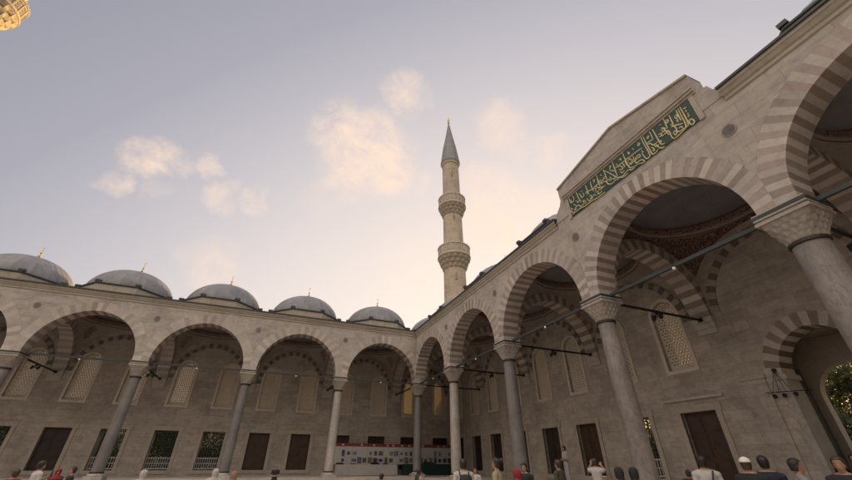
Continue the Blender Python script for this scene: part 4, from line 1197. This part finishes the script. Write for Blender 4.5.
HAIR = {'black': mat_plain('black hair', (.014, .012, .011), .45, 0, .6, 60, .9), 'brown': mat_plain('brown hair', (.05, .03, .02), .5, 0, .3, 20, .5), 'grey': mat_plain('grey hair', (.2, .19, .18), .6, 0, .2, 20, .5)}
def person(x, y, z, face, height, arms, top, bottom, head, label, skirt=False, extra=None):
    s = height/1.76
    r = empty('person', (x, y, z), face, label, 'person', 'visitors in the courtyard'); r.scale = (s, s, s)
    me = get_body(arms, skirt); o = bpy.data.objects.new('body', me); COL.objects.link(o); o.parent = r
    for k, m in ((1, cloth(*top)), (2, cloth(*bottom)), (3, SHOE), (4, EYE), (5, LIP)):
        o.material_slots[k].link = 'OBJECT'; o.material_slots[k].material = m
    kind, col = head
    if kind in ('short', 'long', 'bun'): headwear(kind, 'hair', HAIR[col], r)
    elif kind == 'cap': headwear('short', 'hair', HAIR['brown'], r); headwear('cap', 'cap', cloth('cap '+col, {'white': (.7, .68, .64), 'dark': (.03, .03, .035)}[col]), r)
    else: headwear('scarf', 'headscarf', cloth('scarf '+col, {'white': (.42, .39, .36), 'rose': (.26, .15, .12), 'red': (.25, .02, .03), 'black': (.02, .02, .022)}[col]), r)
    if extra == 'backpack':
        b = MB(); rows = []
        for z_, w, d in ((.98, .12, .06), (1.0, .15, .09), (1.15, .16, .11), (1.32, .15, .09), (1.40, .11, .05), (1.41, .05, .02)):
            rows.append([(w*math.copysign(abs(math.cos(t))**.5, math.cos(t)), -.21+d*math.copysign(abs(math.sin(t))**.5, math.sin(t)), z_) for t in [2*PI*i/24 for i in range(24)]])
        b.grid(rows, 'black_iron'); o2 = b.build('backpack', r, smooth=True)
        for sx in (-1, 1):
            pts_ = [(sx*.11, -.15, 1.36), (sx*.125, -.03, 1.49), (sx*.13, .10, 1.42), (sx*.14, .155, 1.25), (sx*.17, .06, 1.08), (sx*.14, -.13, 1.03)]
            t = MB()
            for p, q in zip(pts_, pts_[1:]): t.tube(p, q, .018, 'black_iron', 6)
            t.build('strap', o2)
    if extra == 'strap':
        b = MB(); pts_ = [(.12, -.10, 1.47), (.06, -.16, 1.30), (-.04, -.165, 1.15), (-.17, -.10, 1.0)]
        for p, q in zip(pts_, pts_[1:]): b.tube(p, q, .016, 'black_iron', 6)
        b.build('bag_strap', r)
    if extra == 'phone':
        b = MB(); b.box((-.16, .375, 1.33), (-.075, .385, 1.48), 'black_iron'); b.build('phone', r)
    return r

CAMX, CAMY = -11.353, -29.571
def at_az(az, dist): return CAMX+dist*math.sin(math.radians(az)), CAMY+dist*math.cos(math.radians(az))
WH = ('white', (.44, .42, .40)); BK = ('black', (.02, .02, .022)); NV = ('navy', (.02, .025, .045)); RD = ('red', (.35, .02, .02)); OL = ('olive', (.06, .06, .04))
YG = ('pale olive', (.30, .27, .16)); GY = ('grey', (.22, .21, .2)); JE = ('denim', (.05, .07, .12)); BE = ('beige', (.3, .24, .18)); DG = ('dark grey', (.05, .05, .052))
F0 = lambda az, turn: math.radians(-az+turn)       # turn 0: back to the camera, 180: facing it
ppl = [ # az, elevation deg of head centre, distance, base z, turn, arms, top, bottom, head, skirt, extra, label
 (-20.0, -.60, 16.9, None, -70, 'phone', WH, DG, ('short', 'black'), 0, 'phone', 'dark haired visitor in a white shirt at the lower left, before the brown shutter'),
 (-21.6, -1.25, 15.6, None, 30, 'down', RD, JE, ('short', 'brown'), 0, None, 'visitor in a red top beside the white shirted one at lower left'),
 (-17.4, -1.05, 18.1, None, 100, 'folded', BK, JE, ('short', 'black'), 0, None, 'dark haired visitor in black left of the first grey column base'),
 (-18.5, -1.15, 21.2, None, 180, 'down', DG, BK, ('scarf', 'red'), 1, None, 'woman in a red headscarf between two dark haired visitors at lower left'),
 (-24.6, -1.4, 14.4, None, 60, 'down', NV, DG, ('short', 'black'), 0, None, 'visitor in navy at the very lower left corner'),
 (-11.2, -1.45, 15.6, None, 20, 'down', WH, DG, ('scarf', 'white'), 1, None, 'woman in a white headscarf below the barred opening of the third bay'),
 (-4.0, -1.40, 15.0, None, 0, 'down', WH, DG, ('scarf', 'white'), 1, None, 'woman in a white headscarf at the foot of the second grey column'),
 (-1.9, -1.65, 14.4, None, 40, 'down', BE, DG, ('scarf', 'rose'), 1, None, 'woman in a rose headscarf next to the one in white'),
 (2.8, -.75, 27.0, None, 180, 'folded', BK, DG, ('short', 'grey'), 0, None, 'lone figure in black standing before the closed brown shutters'),
 (16.3, -1.85, 14.4, None, -30, 'down', BK, DG, ('short', 'black'), 0, None, 'dark head below the white covered tables'),
 (21.3, -1.3, 14.4, None, -60, 'down', BE, BE, ('long', 'black'), 0, None, 'long haired woman in beige below the green covered table'),
 (27.2, -.45, 11.4, None, 15, 'down', WH, DG, ('short', 'black'), 0, 'backpack', 'man with a black backpack over a white shirt, at the white marble column'),
 (28.8, -1.1, 16.8, None, 150, 'down', WH, JE, ('long', 'black'), 0, None, 'dark haired woman in white beside the man with the backpack'),
 (31.6, -.35, 10.8, None, 75, 'down', YG, DG, ('bun', 'black'), 0, None, 'man in a pale olive shirt with tied hair, facing left'),
 (34.2, -1.5, 12.0, None, 60, 'down', DG, DG, ('scarf', 'red'), 1, None, 'woman in a dark red headscarf before the second grey column'),
 (35.2, -.75, 13.2, None, 150, 'down', BK, DG, ('long', 'black'), 0, None, 'long haired woman behind the red headscarf'),
 (39.5, -.35, 13.8, None, 60, 'down', OL, DG, ('short', 'brown'), 0, None, 'visitor in dark olive before the third shuttered door'),
 (46.5, -1.25, 11.4, None, 20, 'down', BK, BK, ('scarf', 'black'), 1, None, 'left one of two women in black headscarves by the pale column'),
 (48.1, -1.25, 11.4, None, -20, 'down', BK, BK, ('scarf', 'black'), 1, None, 'right one of two women in black headscarves by the pale column'),
 (53.7, -1.15, 16.6, None, 0, 'down', DG, DG, ('short', 'brown'), 0, None, 'brown haired head between the pale column and the strapped shirt'),
 (55.4, -.05, 11.9, None, 10, 'down', WH, DG, ('short', 'black'), 0, 'strap', 'man in a white shirt with a black bag strap, before the large brown shutter'),
 (59.3, -.25, 11.0, None, -15, 'down', BK, DG, ('cap', 'white'), 0, None, 'man in black wearing a white skullcap'),
 (60.8, -.10, 11.4, None, 15, 'down', NV, DG, ('short', 'black'), 0, None, 'dark haired man in navy beside the white skullcap'),
 (63.3, -.35, 11.0, None, -80, 'down', GY, DG, ('short', 'black'), 0, None, 'man in a grey shirt turned right beside the gate panel'),
 (66.5, -.20, 10.8, None, 165, 'down', BK, DG, ('long', 'brown'), 0, None, 'long haired woman facing the viewer at the right edge'),
 (67.9, .30, 11.5, None, 150, 'down', DG, DG, ('short', 'black'), 0, None, 'dark haired man behind the woman at the right edge'),
]
for (az, el, d, bz, turn, arms, top, bottom, head, sk, ex, lb_) in ppl:
    x, y = at_az(az, d); hz = 1.5+d*math.tan(math.radians(el)); base = GROUND
    height = (hz-base)/HZ*1.76
    if height < 1.38: d2 = d
    person(x, y, base, F0(az, turn), max(1.36, min(1.95, height)), arms, top, bottom, head, lb_, bool(sk), ex)
# two men up on the portico floor
person(3.6, -12.1, FLOOR, math.radians(75), 1.74, 'folded', WH, WH, ('short', 'black'), 'man in white with folded arms standing on the portico floor beside a brown shutter')
person(-1.45, -19.3, GROUND+.25, math.radians(-50), 1.62, 'raised', WH, WH, ('short', 'brown'), 'man in white reaching up with both arms to the pale third column')

# ================================================================== camera, light, sky
cam = bpy.data.cameras.new('camera'); cam.sensor_width = 36; cam.sensor_fit = 'HORIZONTAL'
cam.lens = 358.744*36/852; cam.clip_start = .1; cam.clip_end = 3000
co = bpy.data.objects.new('camera', cam); COL.objects.link(co); scene.camera = co
Y_, P_, R_ = .3846694, .5526471, .0054128
f = Vector((math.sin(Y_)*math.cos(P_), math.cos(Y_)*math.cos(P_), math.sin(P_)))
rt = Vector((math.cos(Y_), -math.sin(Y_), 0)); up = rt.cross(f)
r2 = rt*math.cos(R_)+up*math.sin(R_); u2 = -rt*math.sin(R_)+up*math.cos(R_)
mt = Matrix((r2, u2, -f)).transposed().to_4x4(); mt.translation = (-11.35328, -29.5709, 1.5)
co.matrix_world = mt

SUN_AZ, SUN_EL = math.radians(42), math.radians(4.0)
sd = Vector((math.sin(SUN_AZ)*math.cos(SUN_EL), math.cos(SUN_AZ)*math.cos(SUN_EL), math.sin(SUN_EL)))
sun = bpy.data.lights.new('sun', 'SUN'); sun.energy = 4.5; sun.angle = math.radians(.6); sun.color = (1.0, .62, .20)
so = bpy.data.objects.new('sun', sun); COL.objects.link(so); so.rotation_euler = sd.to_track_quat('Z', 'Y').to_euler(); so.location = (60, 60, 30)

w = bpy.data.worlds.new('World'); scene.world = w; w.use_nodes = True; nt = w.node_tree
bg = nt.nodes['Background']; bg.inputs['Strength'].default_value = .1
sky = nt.nodes.new('ShaderNodeTexSky'); sky.sky_type = 'NISHITA'; sky.sun_disc = False
sky.sun_elevation = SUN_EL; sky.sun_rotation = SUN_AZ; sky.air_density = 1.2; sky.dust_density = 3.0
tc = nt.nodes.new('ShaderNodeTexCoord').outputs['Generated']
def vm(op, a, b=None):
    n = nt.nodes.new('ShaderNodeVectorMath'); n.operation = op
    for s, v in zip(n.inputs, (a, b)):
        if v is None: continue
        if isinstance(v, bpy.types.NodeSocket): lnk(nt, v, s)
        else: s.default_value = v
    return n
def mm(op, a, b=None, c=None, clamp=False):
    n = nt.nodes.new('ShaderNodeMath'); n.operation = op; n.use_clamp = clamp
    for s, v in zip(n.inputs, (a, b, c)):
        if v is None: continue
        if isinstance(v, bpy.types.NodeSocket): lnk(nt, v, s)
        else: s.default_value = v
    return n.outputs[0]
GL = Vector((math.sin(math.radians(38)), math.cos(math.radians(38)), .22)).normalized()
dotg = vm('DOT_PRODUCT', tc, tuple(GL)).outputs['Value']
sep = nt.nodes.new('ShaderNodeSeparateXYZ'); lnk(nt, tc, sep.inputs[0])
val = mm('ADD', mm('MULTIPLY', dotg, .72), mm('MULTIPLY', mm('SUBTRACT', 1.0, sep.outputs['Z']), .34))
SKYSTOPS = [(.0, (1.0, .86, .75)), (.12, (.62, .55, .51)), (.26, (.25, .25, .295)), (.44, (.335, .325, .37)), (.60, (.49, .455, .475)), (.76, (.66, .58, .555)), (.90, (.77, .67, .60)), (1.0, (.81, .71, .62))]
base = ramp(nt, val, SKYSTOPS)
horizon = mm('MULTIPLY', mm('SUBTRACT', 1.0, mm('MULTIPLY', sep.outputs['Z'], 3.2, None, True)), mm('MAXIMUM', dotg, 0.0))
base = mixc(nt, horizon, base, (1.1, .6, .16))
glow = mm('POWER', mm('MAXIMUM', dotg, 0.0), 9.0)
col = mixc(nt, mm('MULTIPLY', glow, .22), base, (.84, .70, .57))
# clouds: soft warm puffs standing in fixed directions of the sky
wn = nt.nodes.new('ShaderNodeTexNoise'); wn.inputs["Scale"].default_value = 5; wn.inputs['Detail'].default_value = 10; wn.inputs['Roughness'].default_value = .68
lnk(nt, tc, wn.inputs['Vector'])
wv = vm('SUBTRACT', wn.outputs['Color'], (.5, .5, .5)); ws = vm('SCALE', wv.outputs[0]); ws.inputs['Scale'].default_value = .16
dirn = vm('NORMALIZE', vm('ADD', tc, ws.outputs[0]).outputs[0]).outputs[0]
fn = noise(nt, tc, 11, 10, .66, .5)
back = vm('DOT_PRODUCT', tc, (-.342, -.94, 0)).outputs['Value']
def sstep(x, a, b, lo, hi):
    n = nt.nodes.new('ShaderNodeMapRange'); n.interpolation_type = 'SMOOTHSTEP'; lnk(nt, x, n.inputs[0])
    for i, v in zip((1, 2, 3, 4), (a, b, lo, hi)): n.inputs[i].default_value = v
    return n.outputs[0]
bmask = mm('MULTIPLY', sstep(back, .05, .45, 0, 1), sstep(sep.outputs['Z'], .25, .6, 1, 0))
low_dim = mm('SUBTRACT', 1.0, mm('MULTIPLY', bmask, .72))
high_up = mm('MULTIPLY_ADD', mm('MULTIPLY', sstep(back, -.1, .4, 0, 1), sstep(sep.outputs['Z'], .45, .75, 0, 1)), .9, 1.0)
CLOUDS = [((-0.334,0.759,0.559),2.4,0.95),
((-0.322,0.758,0.568),1.9,0.80),
((-0.303,0.773,0.558),1.6,0.70),
((-0.246,0.772,0.587),1.7,0.80),
((-0.377,0.782,0.497),1.6,0.65),
((-0.198,0.823,0.532),2.0,0.70),
((-0.120,0.824,0.553),1.7,0.75),
((-0.182,0.804,0.566),1.2,0.35),
((0.051,0.696,0.716),4.8,0.95),
((0.124,0.695,0.708),5.2,1.00),
((0.170,0.719,0.673),3.9,0.95),
((0.079,0.741,0.667),4.3,0.80),
((0.236,0.716,0.657),2.2,0.50),
((0.167,0.562,0.810),2.8,0.70),
((0.213,0.546,0.810),1.4,0.40),
((0.022,0.807,0.590),2.6,0.30),
((0.032,0.798,0.602),1.7,0.30),
((0.432,0.521,0.736),3.4,0.60),
((0.463,0.528,0.712),2.6,0.50),
((0.538,0.496,0.682),2.1,0.50),
((0.420,0.646,0.637),2.9,0.75),
((0.485,0.662,0.572),5.6,0.85),
((0.537,0.651,0.536),5.6,0.90),
((0.560,0.611,0.559),3.4,0.80),
((0.489,0.703,0.516),4.3,0.50),
((0.586,0.569,0.577),2.6,0.65),
((0.419,0.712,0.563),3.4,0.35),
((-0.197,0.895,0.401),3.2,0.50),
((0.333,0.828,0.452),6.0,0.30),
((-0.314,0.806,0.502),1.4,0.20)]
total = None
for d, rad, op in CLOUDS:
    dt = vm('DOT_PRODUCT', dirn, tuple(Vector(d).normalized())).outputs['Value']
    mr = nt.nodes.new('ShaderNodeMapRange'); mr.interpolation_type = 'SMOOTHSTEP'
    lnk(nt, dt, mr.inputs[0]); mr.inputs[1].default_value = math.cos(math.radians(rad*1.5)); mr.inputs[2].default_value = math.cos(math.radians(rad*.25))
    mr.inputs[3].default_value = 0; mr.inputs[4].default_value = op
    total = mr.outputs[0] if total is None else mm('MAXIMUM', total, mr.outputs[0])
dens = mm('MULTIPLY', mm('MULTIPLY', mm('POWER', total, 1.15), mm('MULTIPLY_ADD', fn, 3.2, -1.0, True), None, True), .85)
col = mixc(nt, dens, col, (.87, .65, .50))
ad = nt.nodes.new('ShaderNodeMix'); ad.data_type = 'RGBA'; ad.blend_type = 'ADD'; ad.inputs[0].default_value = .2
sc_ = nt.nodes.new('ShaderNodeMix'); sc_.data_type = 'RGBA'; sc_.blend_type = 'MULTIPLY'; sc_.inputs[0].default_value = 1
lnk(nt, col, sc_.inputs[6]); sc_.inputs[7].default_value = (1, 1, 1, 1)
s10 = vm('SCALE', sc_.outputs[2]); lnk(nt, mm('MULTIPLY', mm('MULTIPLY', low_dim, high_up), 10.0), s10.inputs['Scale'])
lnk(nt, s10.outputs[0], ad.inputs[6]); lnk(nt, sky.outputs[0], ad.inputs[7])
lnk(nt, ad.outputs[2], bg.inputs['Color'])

scene.view_settings.view_transform = 'Standard'; scene.view_settings.look = 'None'
scene.view_settings.exposure = .3; scene.view_settings.gamma = 1; scene.view_settings.use_curve_mapping = False
scene.cycles.use_denoising = True
scene.cycles.max_bounces = 6; scene.cycles.diffuse_bounces = 4; scene.cycles.transmission_bounces = 4; scene.cycles.transparent_max_bounces = 6
scene.cycles.caustics_reflective = False; scene.cycles.caustics_refractive = False
bpy.context.view_layer.update()
